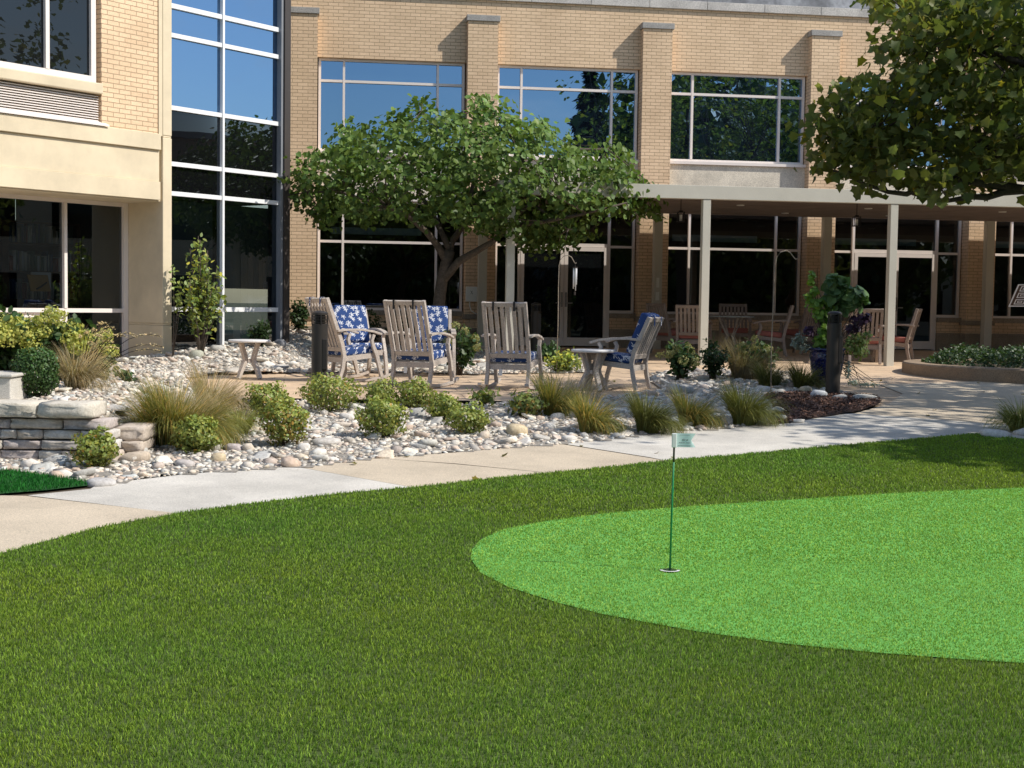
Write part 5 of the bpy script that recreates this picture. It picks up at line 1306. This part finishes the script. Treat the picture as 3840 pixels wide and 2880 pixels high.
# tree belt far behind the camera
base = None
for i, (x, y, s) in enumerate([(20,-5,1.6),(26,-10,1.6),(17,2,1.15),(-26,-30,1.),(-18,-34,1.15),(-10,-31,.95),(-3,-35,1.1),(5,-32,.9),(12,-36,1.05),(20,-31,1.2),(28,-28,1.1),(25,-14,1.2),(27,-3,1.1),(30,8,1.15),(-20,-8,.9)]):
    if base is None:
        base = empty('broadleaf_tree', (x, y, -.8), 0, 'rounded broadleaf tree standing behind the camera', 'tree', 'tree belt behind the camera')
        n = 5000; d = unit(n); P_ = d*np.array([[4.2,4.2,3.8]])*rng.uniform(.5,1,(n,1))*(1+.18*np.sin(d[:,0:1]*6)*np.cos(d[:,1:2]*5)); P_[:, 2] += 4.6
        leaves('crown', P_, d+unit(n)*.8, .3, .6, QUAD, rcol(n,.12,.45), M['fartree'], base, 1.2)
        MB().tube([(0,0,-.2),(0,0,5)], [.3,.15], 8).build('trunk', M['barkdark'], base)
        base.scale = (s,)*3; kids = list(base.children)
    else:
        c = base.copy(); col.objects.link(c); c.location = (x, y, -.8); c.scale = (s, s, s*random.uniform(.9,1.1)); c.rotation_euler = (0,0,random.uniform(0,6))
        for k_ in base.children:
            if k_ in kids: d_ = k_.copy(); col.objects.link(d_); d_.parent = c

def far_building(label, x0, x1, y0, y1, h, side):
    o = empty('unseen_building', ((x0+x1)/2, (y0+y1)/2, -.9), 0, label, 'building'); w_, d_ = (x1-x0)/2, (y1-y0)/2
    MB().box(-w_, w_, -d_, d_, 0, h).build('wall', M['brick'], o)
    MB().box(-w_-.2, w_+.2, -d_-.2, d_+.2, h, h+.3).build('roof', M['coping'], o)
    L_ = w_ if side == 'y' else d_; n_ = int(2*L_/4)
    for i in range(n_):
        c = -L_+4*i+2
        for z in (1.,4.6):
            b = MB(); b.box(c-1.2, c+1.2, d_-.02, d_+.03, z, z+1.9) if side == 'y' else b.box(-w_-.03, -w_+.02, c-1.2, c+1.2, z, z+1.9)
            b.build('window', M['glass_dark'], o)
far_building('unseen brick building added behind the camera to darken the window reflections', -45, 48, -48, -40, 7.6, 'y')  # added out of view to cover the bright horizon in the window reflections
far_building('brick building closing the courtyard on the right', 42, 50, -38, 40, 9.4, 'x')

# ------------------------------------------------------------------ light, sky, camera
sd = np.array([.963*math.cos(R(44)), -.269*math.cos(R(44)), math.sin(R(44))]); sd /= np.linalg.norm(sd)
sun = bpy.data.lights.new('sun', 'SUN'); sun.energy = 5.0; sun.angle = R(.53); sun.color = (1, .945, .86)
so = bpy.data.objects.new('sun', sun); col.objects.link(so)
from mathutils import Vector
so.rotation_euler = Vector(tuple(sd)).to_track_quat('Z', 'Y').to_euler(); so.location = (20,-5,20)
w = bpy.data.worlds.new('World'); sc.world = w; w.use_nodes = True
t = w.node_tree; bg = t.nodes['Background']
sky = N(t, 'ShaderNodeTexSky', sky_type='NISHITA'); sky.sun_disc = False; sky.sun_elevation = R(44); sky.sun_rotation = math.atan2(sd[0], sd[1]); sky.air_density = 1.1; sky.dust_density = .6; sky.ozone_density = 1.6
tc = N(t, 'ShaderNodeTexCoord').outputs['Generated']
mp = N(t, 'ShaderNodeMapping'); mp.inputs['Scale'].default_value = (1,1,3.2); L(t, tc, mp.inputs[0])
cf = noise(t, 4.2, 9, mp.outputs[0], .62)
cl = ramp(t, cf, [(.55, (0,0,0)), (.76, (.8,.8,.8))])
L(t, mixc(t, cl, sky.outputs[0], (7.,7.2,7.6)), bg.inputs[0]); bg.inputs[1].default_value = .15
cam = bpy.data.cameras.new('camera'); cam.sensor_width = 36; cam.lens = 36*F/3840; cam.clip_end = 2000; cam.clip_start = .1
cobj = bpy.data.objects.new('camera', cam); col.objects.link(cobj); sc.camera = cobj
from mathutils import Matrix
m = Matrix.Translation((0,0,EYE)) @ Matrix.Rotation(R(90)-PIT, 4, 'X') @ Matrix.Rotation(ROL, 4, 'Z')
cobj.matrix_world = m
sc.view_settings.view_transform = 'Standard'; sc.view_settings.look = 'None'; sc.view_settings.exposure = 0
sc.render.engine = 'CYCLES'; sc.cycles.max_bounces = 8; sc.cycles.transparent_max_bounces = 12
